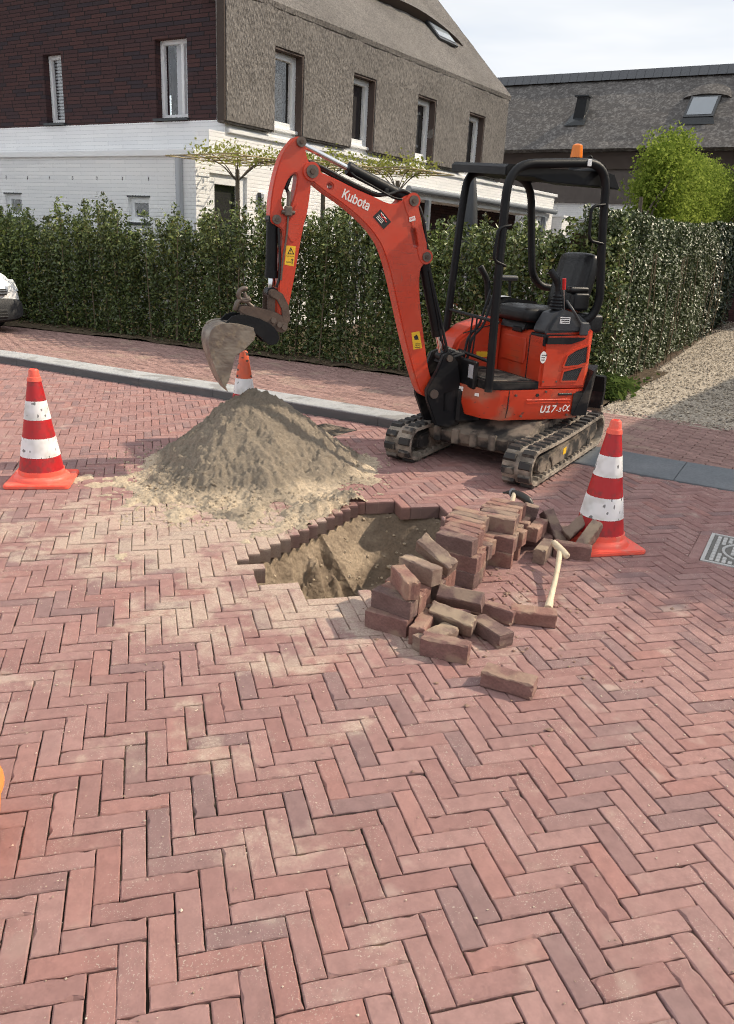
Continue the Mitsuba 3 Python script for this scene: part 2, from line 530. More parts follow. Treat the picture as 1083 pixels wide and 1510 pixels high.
FRAME = row_along((1.93, 4.25), (0.27, 0.49), 0.036, 3) + row_along((1.93 + 0.48, 4.25 - 0.26), (-0.48, 0.26), 0.036, 3) + row_along((2.2, 4.74), (0.48, -0.26), 0.036, 3)
EXCL = unary_union([MANHOLE.buffer(0.003), GRATE.buffer(0.006)] + [sg.Polygon([(x + math.cos(a) * u_ * l / 2 - math.sin(a) * v_ * 0.034, y + math.sin(a) * u_ * l / 2 + math.cos(a) * v_ * 0.034) for u_, v_ in ((-1, -1), (1, -1), (1, 1), (-1, 1))]) for x, y, a, l in FRAME])
cut_bricks = []
field, removed = [], []
for i in range(-140, 110):
    for j in range(-20, 190):
        k = (i - j) % 6
        if k == 0:
            c, ang = ((i + 1.5) * UNIT, (j + 0.5) * UNIT), 0.0
        elif k == 3:
            c, ang = ((i + 0.5) * UNIT, (j - 0.5) * UNIT), PI / 2
        else:
            continue
        x, y = OX + CY * c[0] - SY * c[1], OY + SY * c[0] + CY * c[1]
        if y < 0.25 or abs(x) > 0.62 * y + 1.9 or x > 7.0:
            continue
        s, d = ksd(x, y)
        if d > 0.06 or s < -8.5:
            continue
        q = sg.Point(x, y)
        if PIT.contains(q):
            removed.append((x, y, ang)); continue
        if q.distance(EXCL) < 0.12:
            ca, sa = math.cos(YAW + ang), math.sin(YAW + ang)
            rect = sg.Polygon([(x + ca * u_ * 0.0998 - sa * v_ * 0.0319, y + sa * u_ * 0.0998 + ca * v_ * 0.0319) for u_, v_ in ((-1, -1), (1, -1), (1, 1), (-1, 1))])
            rest = rect.difference(EXCL)
            if rest.area < 0.985 * rect.area:
                for g in getattr(rest, 'geoms', [rest]):
                    if g.geom_type == 'Polygon' and g.buffer(-0.0032).area > 0.00003:
                        cut_bricks.append(g)
                continue
        field.append((x, y, ang))
field = np.array(field)


def pix(P):
    P = np.atleast_2d(P) - CAM
    right = np.cross(FWD, UP)
    z = P @ FWD
    return np.stack([541.5 + 1164.17 * (P @ right) / z, 755 - 1164.17 * (P @ UP) / z, z], 1)


road = thing('road', 'street of red clinker bricks laid in herringbone, dusted with pale sand round the open hole', kind='structure')
near_var = [mikit.ply(brick_mesh(0.1995, 0.0638, 0.085, 100 + q, 8, 4), 'mat_road_brick') for q in range(8)]
pp = pix(np.column_stack([field[:, :2], np.zeros(len(field))]))
inside = (pp[:, 0] > -20) & (pp[:, 0] < 1103) & (pp[:, 1] > 0) & (pp[:, 1] < 1530)
order = np.argsort(np.where(inside, pp[:, 2], 1e9))
near = set(order[:291].tolist())
far_var = [brick_mesh(0.1995, 0.0638, 0.085, 200 + q, 4, 2) for q in range(8)]
far_parts = []
for q, (x, y, ang) in enumerate(field):
    dz, da, tx, ty = rng.normal(0, 0.0012), rng.normal(0, 0.007), rng.normal(0, 0.5), rng.normal(0, 0.25)
    x += rng.normal(0, 0.0008); y += rng.normal(0, 0.0008)
    dz -= 0.012 * math.exp(-((x + 0.6) ** 2 / 1.5 + (y - 2.0) ** 2 / 0.5)) * 0.5
    flip = PI if rng.random() < 0.5 else 0.0
    if q in near:
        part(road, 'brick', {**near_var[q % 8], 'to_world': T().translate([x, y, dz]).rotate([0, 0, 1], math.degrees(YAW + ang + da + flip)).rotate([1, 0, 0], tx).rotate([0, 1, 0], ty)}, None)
    else:
        far_parts.append(move(far_var[q % 8], (x, y, dz), rz=YAW + ang + da + flip, rx=math.radians(tx), ry=math.radians(ty)))
for (x, y, a, l) in FRAME:
    part(road, 'brick', move(far_var[rng.integers(8)], (x, y, rng.normal(0, 0.001)), rz=a), 'mat_road_brick')
for g in cut_bricks:
    m = cham_prism(g, -0.085, 0.0, 0.003)
    q = np.asarray(m.vertices)
    m.vertices = np.column_stack([q[:, 0], q[:, 2], q[:, 1]])
    m.invert()
    far_parts.append(m)
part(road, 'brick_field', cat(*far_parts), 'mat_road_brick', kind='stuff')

# bedding sand under the bricks, with the hole dug in it
gx = np.arange(-1.3, 1.3001, 0.01); gy = np.arange(3.1, 5.4001, 0.01)
GX, GY = np.meshgrid(gx, gy, indexing='ij')
mask = np.zeros(GX.shape, bool)
for (x, y, ang) in removed:
    c, s = math.cos(YAW + ang), math.sin(YAW + ang)
    lx, ly = (GX - x) * c + (GY - y) * s, -(GX - x) * s + (GY - y) * c
    mask |= (np.abs(lx) < 0.1035) & (np.abs(ly) < 0.0355)
mask = ndimage.binary_closing(mask, iterations=2) | mask
din = ndimage.distance_transform_edt(mask) * 0.01
dsm = np.clip(ndimage.gaussian_filter(ndimage.distance_transform_edt(mask) - ndimage.distance_transform_edt(~mask), 4.5) * 0.01, 0, 1)
n1 = wr(GX, GY, 0, 7, 4, 1) - 0.5
n2 = wr(GX, GY, 3, 30, 3, 2) - 0.5
groove = wr(GX + GY * 0.4, GY * 0.6, 0, 15, 4, 5) - 0.5
dd = np.clip(dsm + 0.018 + n1 * 0.10 * np.clip(din * 15, 0, 1), 0, 1)
side = np.clip((GX + 0.15 * (GY - 4.2) + 0.1) / 0.5, 0, 1)
depth = 0.50 + 0.10 * n1
sdm = ndimage.gaussian_filter(ndimage.distance_transform_edt(mask) - ndimage.distance_transform_edt(~mask), 7) * 0.01 + 0.028
dd = np.clip(sdm + (n1 * 0.15 + n2 * 0.05) * np.clip(sdm * 15, 0, 1), 0, 1)
t = np.clip(dd / (0.16 + 0.06 * n1), 0, 1)
din = np.clip(sdm, 0, 1)
under = ndimage.binary_dilation(mask, iterations=6)
ZB = np.where((din > 0) | under, -0.095 - depth * (t ** 0.7) + (0.10 * groove + 0.12 * n2 + 0.06 * (wr(GX, GY, 6, 75, 2, 8) - 0.5)) * np.clip(din * 12, 0, 1), -0.013)
ZB = np.where((din > 0) & (GY > 4.6), np.maximum(ZB, -0.078 - 0.42 * np.clip(din * 5, 0, 1)), ZB)
ZB += np.where(din > 0, 0.10 * np.exp(-((GX - 0.05) ** 2 + (GY - 3.85) ** 2) / 0.03) * np.clip(din * 8, 0, 1), 0)
bed = grid_mesh(GX, GY, ZB)
solo('hole', bed, 'mat_bed', 'steep sided hole dug in damp sand between the lifted street bricks', kind='structure', smooth=True)

# the wide ground round it, with a window for the hole
B = 900.0
x0, x1, y0, y1 = gx[0], gx[-1], gy[0], gy[-1]
V = np.array([[-B, -B], [B, -B], [B, B], [-B, B], [x0, y0], [x1, y0], [x1, y1], [x0, y1]])
V = np.column_stack([V, np.full(8, -0.013)])
F = []
for k in range(4):
    j = (k + 1) % 4
    F += [(k, j, 4 + j), (k, 4 + j, 4 + k)]
solo('ground', trimesh.Trimesh(V, np.array(F), process=False), 'mat_bed', 'bare ground under the street and the gardens', kind='structure')

# kerb stones: raised along the left, dropped to a sloping grey slab on the right
kerb = thing('kerb', 'grey concrete kerb between the brick street and the brick pavement, dropped flush on the right', kind='structure')


def kerb_stone(s0, s1, h0, h1, w=0.30):
    """profile in (d, z), swept from s0 to s1"""
    out = []
    for s, h in ((s0, h0), (s1, h1)):
        r = min(0.025, h * 0.6)
        prof = [(0.0, -0.12), (0.0, max(h - r, 0.0)), (r * 0.3, h - r * 0.35), (r, h), (w - 0.004, h + 0.006), (w, h + 0.002), (w, -0.12)]
        out.append(np.array([[*kpt(s, d), z] for d, z in prof]))
    n = len(out[0])
    Vv = np.vstack(out)
    Ff = []
    for k in range(n):
        j = (k + 1) % n
        Ff += [(k, n + k, n + j), (k, n + j, j)]
    for k in range(1, n - 1):
        Ff += [(0, k, k + 1), (n, n + k + 1, n + k)]
    m = trimesh.Trimesh(Vv, np.array(Ff), process=False)
    return m


s = -9.15
while s < -0.2:
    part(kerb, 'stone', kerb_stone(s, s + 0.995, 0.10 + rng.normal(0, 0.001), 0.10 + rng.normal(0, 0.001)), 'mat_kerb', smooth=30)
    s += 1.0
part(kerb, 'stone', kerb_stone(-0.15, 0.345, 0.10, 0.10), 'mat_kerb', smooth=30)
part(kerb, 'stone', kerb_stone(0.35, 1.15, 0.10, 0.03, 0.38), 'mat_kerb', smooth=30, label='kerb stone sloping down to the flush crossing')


def slab(s0, s1):
    Vv = np.array([[*kpt(q, d), z] for q in (s0, s1) for d, z in ((0, -0.1), (0, 0.010), (0.012, 0.016), (0.50, 0.055), (0.51, 0.05), (0.51, -0.1))])
    n = 6
    Ff = []
    for k in range(n):
        j = (k + 1) % n
        Ff += [(k, n + k, n + j), (k, n + j, j)]
    for k in range(1, n - 1):
        Ff += [(0, k, k + 1), (n, n + k + 1, n + k)]
    return trimesh.Trimesh(Vv, np.array(Ff), process=False)


def c_slab(p, n, uv):
    f = fbm(p.x * 70.0, p.y * 70.0, 0.0, 3)
    w = fbm(p.x * 4.0, p.y * 4.0, 0.0, 3)
    return mix((0.14, 0.155, 0.17), (0.19, 0.20, 0.215), w) * (0.85 + 0.3 * f)


pr('slab', mikit.proc(c_slab), 0.8, spec=0.3)
s = 1.155
while s < 6.5:
    part(kerb, 'slab', slab(s, s + 1.394), 'mat_slab', smooth=20, label='smooth grey sloping crossing slab' if s < 1.2 else None)
    s += 1.4

# pavement bricks in rows along the kerb
pave = thing('pavement', 'brown red brick pavement between the kerb and the hedge', kind='structure')
pv = [brick_mesh(0.2, 0.066, 0.06, 300 + q, 3, 2) for q in range(6)]
near_p, far_p = [], []
for sec in (0, 1):
    row, d = 0, (0.34, 0.55)[sec]
    while d < 2.36:
        s = (-9.6, 0.95)[sec] + (0.1 if row % 2 else 0.0)
        s_end = (0.95, 6.4)[sec]
        while s < s_end - 0.02:
            x, y = kpt(s, d)
            m = move(pv[rng.integers(6)], (x, y, float(zpave(s)) + rng.normal(0, 0.0012)), rz=-0.532 + rng.normal(0, 0.006) + (0.05 if s < -5 else 0))
            (near_p if (s > 1.35 and d < 2.3) else far_p).append((s, d, m))
            s += 0.2045
        d += 0.0695
        row += 1
near_p.sort(key=lambda q: q[0] + 0.8 * q[1])
for q in near_p[:300]:
    part(pave, 'brick', q[2], 'mat_pave_brick')
part(pave, 'brick_field', cat(*[q[2] for q in far_p + near_p[300:]]), 'mat_pave_brick', kind='stuff')


def strip(d0, d1, s0, s1, dz, n=60, m=2):
    S, D = np.meshgrid(np.linspace(s0, s1, n), np.linspace(d0, d1, m), indexing='ij')
    q = kpt(S.ravel()) + D.ravel()[:, None] * KNOR
    return q[:, 0].reshape(S.shape), q[:, 1].reshape(S.shape), zpave(S) + dz


part(pave, 'joint_bed', grid_mesh(*strip(0.31, 2.36, -9.6, 0.98, -0.009)), 'mat_joint')
part(pave, 'joint_bed', grid_mesh(*strip(0.515, 2.36, 0.984, 6.4, -0.009)), 'mat_joint')

# soil under the hedges and the gravel path
X, Y, Z = strip(2.335, 6.0, -9.6, 1.3, -0.004, 220, 60)
Z = Z + 0.05 * (wr(X, Y, 0, 5, 4, 4) - 0.45) + 0.022
solo('soil', grid_mesh(X, Y, Z), 'mat_soil', 'dark garden soil with dry leaf litter under the hedge', kind='structure', smooth=True)


def c_gravel(p, n, uv):
    f = voronoi_tone(p)
    return mix((0.24, 0.205, 0.165), (0.52, 0.46, 0.38), f)


def voronoi_tone(p):
    a, b, c = mikit.voronoi(p.x * 34.0, p.y * 34.0)
    return c * smoothstep(0.0, 0.25, b - a)


pr('gravel_bed', mikit.proc(c_gravel), 0.9, spec=0.2)
GR = sg.Polygon([(2.42, 8.42), (5.9, 6.25), (12.5, 8.0), (16, 24), (10.5, 23.2), (7.4, 18.2)])
gxx, gyy = np.meshgrid(np.arange(2.2, 14, 0.12), np.arange(6.2, 24, 0.12), indexing='ij')
tri = trimesh.creation.extrude_polygon(GR, 0.05, engine='earcut')
tri.apply_translation([0, 0, 0.0])
solo('gravel_path', tri, 'mat_gravel_bed', 'gravel path running back beside the tall side hedge', kind='structure')
r2 = np.random.default_rng(11)
oct_v = np.array([[1, 0, 0], [-1, 0, 0], [0, 1, 0], [0, -1, 0], [0, 0, 1], [0, 0, -1.0]])
oct_f = np.array([[0, 2, 4], [2, 1, 4], [1, 3, 4], [3, 0, 4], [2, 0, 5], [1, 2, 5], [3, 1, 5], [0, 3, 5]])
N = 42000
qx = r2.uniform(2.2, 11, N); w = r2.random(N); qy = 6.2 + 17 * w ** 1.25
ln = np.array([(5.9 - 2.42), (6.25 - 8.42)]); 
ok = ((qx - 2.42) * -(6.25 - 8.42) + (qy - 8.42) * (5.9 - 2.42) > 0.02)
ok &= (qx - 2.42) * (18.2 - 8.42) - (qy - 8.42) * (7.4 - 2.42) > -0.3
ok &= (qx < 0.62 * qy + 0.6)
qx, qy = qx[ok], qy[ok]
n = len(qx)
sz = r2.uniform(0.009, 0.021, n)[:, None, None] * np.array([1.0, 0.8, 0.55]) * r2.uniform(0.75, 1.25, (n, 1, 3))
a = r2.uniform(0, 2 * PI, n)
v = oct_v[None] * sz + r2.normal(0, 0.002, (n, 6, 3))
v = np.stack([v[..., 0] * np.cos(a)[:, None] - v[..., 1] * np.sin(a)[:, None], v[..., 0] * np.sin(a)[:, None] + v[..., 1] * np.cos(a)[:, None], v[..., 2]], -1)
v += np.stack([qx, qy, 0.054 + r2.uniform(0, 0.012, n)], 1)[:, None]
tone = r2.random(n)[:, None]
base = np.array([0.22, 0.19, 0.16]) * (1 - tone) + np.array([0.62, 0.54, 0.43]) * tone
base = np.where(r2.random((n, 1)) < 0.2, base * [0.75, 0.78, 0.85], base)
col = np.repeat(base, 6, 0)
f = (oct_f[None] + 6 * np.arange(n)[:, None, None]).reshape(-1, 3)
pr('pebble', {'type': 'mesh_attribute', 'name': 'vertex_color'}, 0.85, spec=0.25)
solo('gravel', trimesh.Trimesh(v.reshape(-1, 3), f, process=False), 'mat_pebble', 'loose pale tan and grey gravel on the path by the hedge', 'gravel', kind='stuff', color=col)
# ---------------------------------------------------------------- houses
HE = np.array([-3.0, 13.5]); HU = np.array([math.cos(math.radians(-30.5)), math.sin(math.radians(-30.5))]); HV = np.array([math.cos(math.radians(55.5)), math.sin(math.radians(55.5))])


def hp(m, origin=HE, du=HU, dv=HV):
    """house-local (u, v, z) to world"""
    m = to_tm(m).copy()
    q = np.asarray(m.vertices)
    m.vertices = np.column_stack([origin[0] + du[0] * q[:, 0] + dv[0] * q[:, 1], origin[1] + du[1] * q[:, 0] + dv[1] * q[:, 1], q[:, 2]])
    if du[0] * dv[1] - du[1] * dv[0] < 0:
        m.invert()
    return m


def wall_u(u0, u1, v0, v1, z0, z1, holes=()):
    """wall in the (u, z) plane, from v0 to v1, with rectangular openings (ua, ub, za, zb)"""
    g = sg.box(u0, z0, u1, z1)
    for a, b, c, d in holes:
        g = g.difference(sg.box(a, c, b, d))
    return prism(g, v0, v1)


def wall_v(v0, v1, u0, u1, z0, z1, holes=(), top=None):
    g = sg.box(v0, z0, v1, z1)
    for a, b, c, d in holes:
        g = g.difference(sg.box(a, c, b, d))
    m = prism(g, u0, u1)
    q = np.asarray(m.vertices).copy()
    m.vertices = q[:, [1, 0, 2]]
    m.invert()
    return m


def window(parent, lo, hi, z0, z1, at, axis, depth=0.07, fr=0.07, mull=(), bars=(), name='window', label=None, room=True, mat='mat_white_paint', curtain=None, swap=False):
    """a framed pane in the wall plane: axis 'u' = lies along u at v = at, looking to -v; axis 'v' = along v at u = at, looking to +u"""
    def bb(a0, a1, d0, d1, c0, c1, r=0.004):
        if axis == 'u':
            return hp(box(a0, a1, at + d0, at + d1, c0, c1, r))
        return hp(box(at - d1, at - d0, a0, a1, c0, c1, r))
    fm = [bb(lo, lo + fr, 0, depth, z0, z1), bb(hi - fr, hi, 0, depth, z0, z1), bb(lo + fr, hi - fr, 0, depth, z0, z0 + fr), bb(lo + fr, hi - fr, 0, depth, z1 - fr, z1)]
    w = part(parent, name, cat(*fm), mat, label=label)
    for k in mull:
        part(w, 'mullion', bb(k - 0.03, k + 0.03, 0.004, depth - 0.004, z0 + fr, z1 - fr), mat)
    for k in bars:
        part(w, 'transom', bb(lo + fr, hi - fr, 0.004, depth - 0.004, k - 0.025, k + 0.025), mat)
    a0, a1, c0, c1 = lo + fr, hi - fr, z0 + fr, z1 - fr
    e = 0.5 * depth
    if axis == 'u':
        q = np.array([[a0, at + e, c0], [a1, at + e, c0], [a1, at + e, c1], [a0, at + e, c1]])
    else:
        q = np.array([[at - e, a0, c0], [at - e, a1, c0], [at - e, a1, c1], [at - e, a0, c1]])
    part(w, 'pane', hp(trimesh.Trimesh(q, [[0, 1, 2], [0, 2, 3]], process=False)), 'mat_glass')
    if room:
        part(w, 'dark_room', bb(lo + 0.004, hi - 0.004, depth + (0.14 if curtain or name == 'blind_window' else 0.012), depth + 0.24, z0 + 0.004, z1 - 0.004, 0), 'mat_dark_room')
    if curtain:
        part(w, 'curtain', bb(lo + (hi - lo) * curtain[0], lo + (hi - lo) * curtain[1], depth + 0.08, depth + 0.11, z0 + 0.05, z1 - 0.03, 0), 'mat_curtain')
    return w


h1 = thing('thatched_house', 'house with dark brick gable, white brick ground floor and grey thatched side wall', 'house')
# upper gable wall in dark brick, its white lower band
part(h1, 'gable_wall', hp(wall_u(-9.0, -0.16, 0.66, 0.96, 3.41, 6.6, [(-4.36, -3.86, 3.46, 4.60), (-1.52, -0.80, 3.46, 4.65)])), 'mat_dark_brick')
part(h1, 'white_band', hp(wall_u(-9.0, 0.0, 0.655, 0.95, 2.9, 3.408)), 'mat_white_brick')
part(h1, 'corner_trim', hp(box(-0.16, -0.09, 0.645, 0.72, 3.412, 6.6)), 'mat_white_paint')
window(h1, -4.36, -3.86, 3.46, 4.60, 0.78, 'u', label='narrow gable window with slatted blind')
w = window(h1, -1.52, -0.80, 3.46, 4.65, 0.78, 'u', mull=(-1.03,), curtain=(0.3, 0.95), label='wider gable window with a single mullion')
part(h1, 'blind', hp(cat(*[box(-4.28, -3.94, 0.853, 0.857, 3.56 + 0.055 * k, 3.592 + 0.055 * k) for k in range(18)])), 'mat_blind')
for a, b in ((-4.40, -3.83), (-1.56, -0.77)):
    part(h1, 'sill', hp(box(a, b, 0.60, 0.80, 3.42, 3.458, 0.004)), 'mat_dark_frame')
# lower part standing forward, flat roof with white coping
part(h1, 'ground_floor_wall', hp(wall_u(-9.0, 0.0, 0.0, 0.3, -0.1, 2.80, [(-4.84, -4.36, 1.78, 2.17), (-1.54, -1.04, 1.78, 2.17)])), 'mat_white_brick')
part(h1, 'side_wall', hp(wall_v(0.302, 14.2, -0.3, 0.0, -0.1, 3.22, [(0.30, 1.17, -0.1, 2.59), (3.72, 4.75, -0.1, 2.38), (6.55, 13.1, -0.1, 2.62)])), 'mat_white_brick')
part(h1, 'coping', hp(box(-9.0, 0.02, -0.05, 0.66, 2.80, 2.895, 0.006)), 'mat_white_paint')
part(h1, 'coping', hp(box(-0.34, 0.05, 0.70, 14.3, 3.222, 3.30, 0.008)), 'mat_white_paint')
part(h1, 'flat_roof', hp(box(-8.9, -0.35, 0.97, 14.1, 2.95, 3.0)), 'mat_zinc')
part(h1, 'upper_side_wall', hp(wall_v(0.952, 10.3, -0.34, -0.02, 2.9, 3.40)), 'mat_white_brick')
window(h1, -4.84, -4.36, 1.78, 2.17, 0.06, 'u', fr=0.085, label='small square window far left in the white wall')
window(h1, -1.54, -1.04, 1.78, 2.17, 0.06, 'u', fr=0.085, label='small square window near the downpipe')
for a, b in ((-4.86, -4.34), (-1.56, -1.02)):
    part(h1, 'lintel', hp(box(a, b, -0.012, 0.05, 2.175, 2.20)), 'mat_dark_frame')
    part(h1, 'sill', hp(box(a, b, -0.03, 0.06, 1.735, 1.775)), 'mat_dark_frame')
part(h1, 'downpipe', hp(box(-0.36, -0.26, -0.09, -0.002, 0.0, 2.79, 0.015)), 'mat_grey_paint')
for k in range(9):
    part(h1, 'weep_vent', hp(box(-6.0 + 0.62 * k, -5.985 + 0.62 * k, -0.004, 0.02, 2.43, 2.49)), 'mat_dark_frame')
# glazed doors in the side wall
window(h1, 0.30, 1.17, 0.0, 2.59, -0.05, 'v', depth=0.08, fr=0.16, name='door', label='white framed glass door near the corner')
window(h1, 3.72, 4.75, 0.0, 2.38, -0.05, 'v', depth=0.08, fr=0.12, mull=(4.3,), name='door', label='white framed double door beyond the boom')
lamp = part(h1, 'wall_lamp', hp(cat(box(0.0, 0.05, 1.43, 1.46, 2.17, 2.37), box(0.0, 0.05, 1.66, 1.69, 2.17, 2.37), box(0.0, 0.008, 1.45, 1.67, 2.2, 2.34))), 'mat_dark_frame')
part(lamp, 'shade', hp(box(0.009, 0.10, 1.465, 1.655, 2.175, 2.365, 0.01)), 'mat_white_paint')
# covered porch behind the digger: dark brick, doors, gutter
part(h1, 'porch_wall', hp(wall_v(6.5, 13.2, -0.9, -0.7, -0.1, 2.66, [(9.3, 10.7, 0.0, 2.3), (11.2, 12.6, 0.0, 2.2)])), 'mat_dark_brick')
part(h1, 'porch_fascia', hp(box(-0.02, 0.06, 6.3, 13.6, 2.63, 2.76, 0.004)), 'mat_white_paint')
part(h1, 'porch_soffit', hp(box(-0.88, -0.02, 6.5, 13.2, 2.64, 2.66)), 'mat_white_paint')
window(h1, 9.3, 10.7, 0.0, 2.3, -0.72, 'v', depth=0.08, fr=0.12, mull=(10.0,), name='door', label='white double garden door under the porch')
window(h1, 11.2, 12.6, 0.0, 2.2, -0.72, 'v', depth=0.08, fr=0.12, mull=(11.9,), name='door', label='far white garden door under the porch')
gut = part(h1, 'gutter', hp(tube([(0.14, 6.0, 2.80), (0.14, 14.05, 2.80)], 0.07, 14)), 'mat_zinc')
for vv in (6.9, 9.1, 13.4):
    part(h1, 'porch_post', hp(box(0.02, 0.13, vv, vv + 0.11, 0.0, 2.63, 0.01)), 'mat_zinc')
lamp = part(h1, 'wall_lamp', hp(cat(box(-0.70, -0.62, 7.2, 7.22, 2.0, 2.22), box(-0.70, -0.62, 7.40, 7.42, 2.0, 2.22), box(-0.70, -0.692, 7.21, 7.41, 2.02, 2.2))), 'mat_dark_frame')
part(lamp, 'shade', hp(box(-0.69, -0.57, 7.225, 7.395, 2.0, 2.22, 0.01)), 'mat_white_paint')

# thatched side wall, cut by four tall windows reaching the lower edge, and the thatched roof above
open_v = [(1.72, 2.42), (3.92, 4.61), (6.21, 6.91), (8.46, 9.19)]


def bumpy(m, amp=0.03, s=5.0, edge=0.16):
    m = to_tm(m)
    m = m.subdivide_to_size(edge, max_iter=9)
    if hasattr(m, 'merge_vertices'):
        m.merge_vertices()
    q = np.asarray(m.vertices).copy()
    nrm = m.vertex_normals
    q += nrm * ((meshkit.fbm(q * [s, s, s * 0.5], 4, 3) - 0.5) * 2 * amp)[:, None]
    m.vertices = q
    return m


def rthatch(v0, v1, u0, u1, z0, z1, r=0.06):
    return box(u0, u1, v0, v1, z0, z1, r)


g = sg.box(0.53, 3.35, 10.40, 5.32)
for a, b in open_v:
    g = g.difference(sg.box(a, 3.2, b, 4.63))
tw = cham_prism(g.buffer(-0.03, join_style=1).buffer(0.03), -0.08, 0.13, 0.03)
tw.vertices = np.asarray(tw.vertices)[:, [1, 0, 2]]
tw.invert()
part(h1, 'thatch_wall', bumpy(hp(tw), 0.014, 6, 0.12), 'mat_thatch', smooth=40)
for k, (a, b) in enumerate(open_v):
    part(h1, 'thatch_reveal', hp(cat(box(-0.14, 0.115, b - 0.006, b + 0.02, 3.38, 4.64), box(-0.14, 0.11, a, b, 4.622, 4.65))), 'mat_brown_wood')
    window(h1, a, b, 3.46, 4.62, -0.03, 'v', depth=0.09, fr=0.10, label=('first', 'second', 'third', 'fourth')[k] + ' thatch window from the corner')
    part(h1, 'sill', hp(box(-0.13, 0.04, a, b, 3.40, 3.452, 0.005)), 'mat_white_paint')
# roof slab: profile in (u, z) swept along v
prof = [(0.16, 5.28), (0.14, 5.20), (-0.2, 5.08), (-4.2, 9.2), (-8.4, 5.2), (-8.75, 5.45), (-4.2, 9.73)]
part(h1, 'roof', bumpy(hp(prism(sg.Polygon(prof), 0.53, 10.42)), 0.03, 4, 0.28), 'mat_thatch', smooth=40)
part(h1, 'thatch_edge', hp(box(-0.02, 0.125, 0.515, 0.54, 3.38, 5.25)), 'mat_thatch_dark')
# far gable end under the roof
part(h1, 'back_gable', hp(prism(sg.Polygon([(-0.05, 3.0), (-8.4, 3.0), (-8.4, 5.1), (-4.2, 9.15), (-0.22, 5.1)]), 10.0, 10.3)), 'mat_dark_brick')


def on_roof(u_, v_, h=0.0):
    """house-local point on the roof's right slope at plan distance u_ from the eave, lifted by h along the normal"""
    t = (0.16 - u_)
    sl = 4.45 / 4.36
    n = np.array([sl, 0, 1.0]) / math.hypot(sl, 1)
    return np.array([u_, v_, 5.28 + sl * t]) + n * h


def roof_box(u0, u1, v0, v1, h0, h1_):
    return hull([on_roof(a, b, c) for a in (u0, u1) for b in (v0, v1) for c in (h0, h1_)])


sk = part(h1, 'roof_light', hp(roof_box(-1.10, -0.64, 8.1, 8.95, 0.02, 0.07)), 'mat_dark_frame', label='roof light sunk in the thatch')
part(sk, 'pane', hp(roof_box(-1.08, -0.70, 8.16, 8.89, 0.07, 0.08)), 'mat_sky_glass')
eye = []
for k in range(25):
    w = k / 24
    vv = 5.0 + 4.5 * w
    b = math.sin(PI * w) ** 0.7
    eye.append((vv, b))
ring_a = np.array([on_roof(-0.80 - 0.22 * b, v_, 0.03 + 0.17 * b) for v_, b in eye])
ring_b = np.array([on_roof(-0.85 - 1.5 * b, v_, 0.02) for v_, b in eye])
ring_c = np.array([on_roof(-0.80 - 0.26 * b, v_, -0.02) for v_, b in eye])
V = np.vstack([ring_a, ring_b, ring_c]); n = 25
F = []
for k in range(n - 1):
    F += [(k, k + 1, n + k + 1), (k, n + k + 1, n + k), (2 * n + k, 2 * n + k + 1, k + 1), (2 * n + k, k + 1, k)]
F = np.array(F)
ey = part(h1, 'eyebrow', hp(trimesh.Trimesh(V, F[(F < 50).all(1)], process=False)), 'mat_thatch', label='thatch lifted like an eyebrow over the roof light')
part(ey, 'shadow_board', hp(trimesh.Trimesh(V, F[(F >= 50).any(1)], process=False)), 'mat_thatch_dark')  # dark face stands in for the shade under the lifted thatch

# low white outbuilding further along
g2 = thing('white_garage', 'low white brick outbuilding beyond the porch with a small window', 'garage')
part(g2, 'wall', hp(wall_v(15.0, 24.0, -0.3, 0.0, -0.1, 2.70, [(17.2, 18.4, 1.2, 2.35)])), 'mat_white_brick')
part(g2, 'coping', hp(box(-0.34, 0.04, 14.98, 24.1, 2.70, 2.76, 0.005)), 'mat_white_paint')
part(g2, 'end_wall', hp(wall_u(-5.0, -0.302, 15.0, 15.3, -0.1, 2.70)), 'mat_white_brick')
window(g2, 17.2, 18.4, 1.2, 2.35, -0.06, 'v', depth=0.08, fr=0.10, label='small white framed window in the low wall')

# second thatched house across the back
H2 = np.array([4.10, 30.0]); PU, PV = HU, np.array([-HU[1], HU[0]])


def h2p(m):
    return hp(m, H2, PU, PV)


h2 = thing('long_thatched_house', 'long house in the background with a grey thatched roof, tiled ridge and one roof light', 'house')
rm2 = prism(sg.Polygon([(-0.25, 4.93), (0.0, 4.86), (2.55, 7.05), (5.1, 4.86), (5.4, 5.0), (2.55, 7.52)]), -12.0, 12.5)
rm2.vertices = np.asarray(rm2.vertices)[:, [1, 0, 2]]
rm2.invert()
part(h2, "roof", bumpy(h2p(rm2), 0.05, 2.2, 0.45), "mat_thatch_far", smooth=40)
part(h2, 'upper_wall', h2p(box(-11.5, 12.0, 0.12, 0.4, 3.30, 5.1)), 'mat_reed_wall')
part(h2, 'eave_band', h2p(box(-11.5, 12.0, 0.04, 0.118, 4.35, 4.86)), 'mat_thatch_dark')
part(h2, 'ground_floor_wall', h2p(box(-11.5, 12.0, 0.2, 0.5, -0.1, 3.298)), 'mat_white_brick')
for k in range(64):
    part(h2, 'ridge_tile', h2p(move(cham_prism(sg.Polygon([(-0.24, -0.2), (-0.20, -0.2), (-0.05, 0.05), (0.05, 0.05), (0.20, -0.2), (0.24, -0.2), (0.08, 0.11), (-0.08, 0.11)]), -0.145, 0.14, 0.008), (-3.6 + 0.29 * k, 2.55, 7.60), rz=-PI / 2, rx=0)), 'mat_tile')


def on2(a, t, h=0.0):
    """on the front slope of the second roof: a along, t up the slope in plan"""
    sl = 2.57 / 2.8
    n = np.array([0, -sl, 1.0]) / math.hypot(sl, 1)
    return np.array([a, -0.25 + t, 4.95 + sl * t]) + n * h


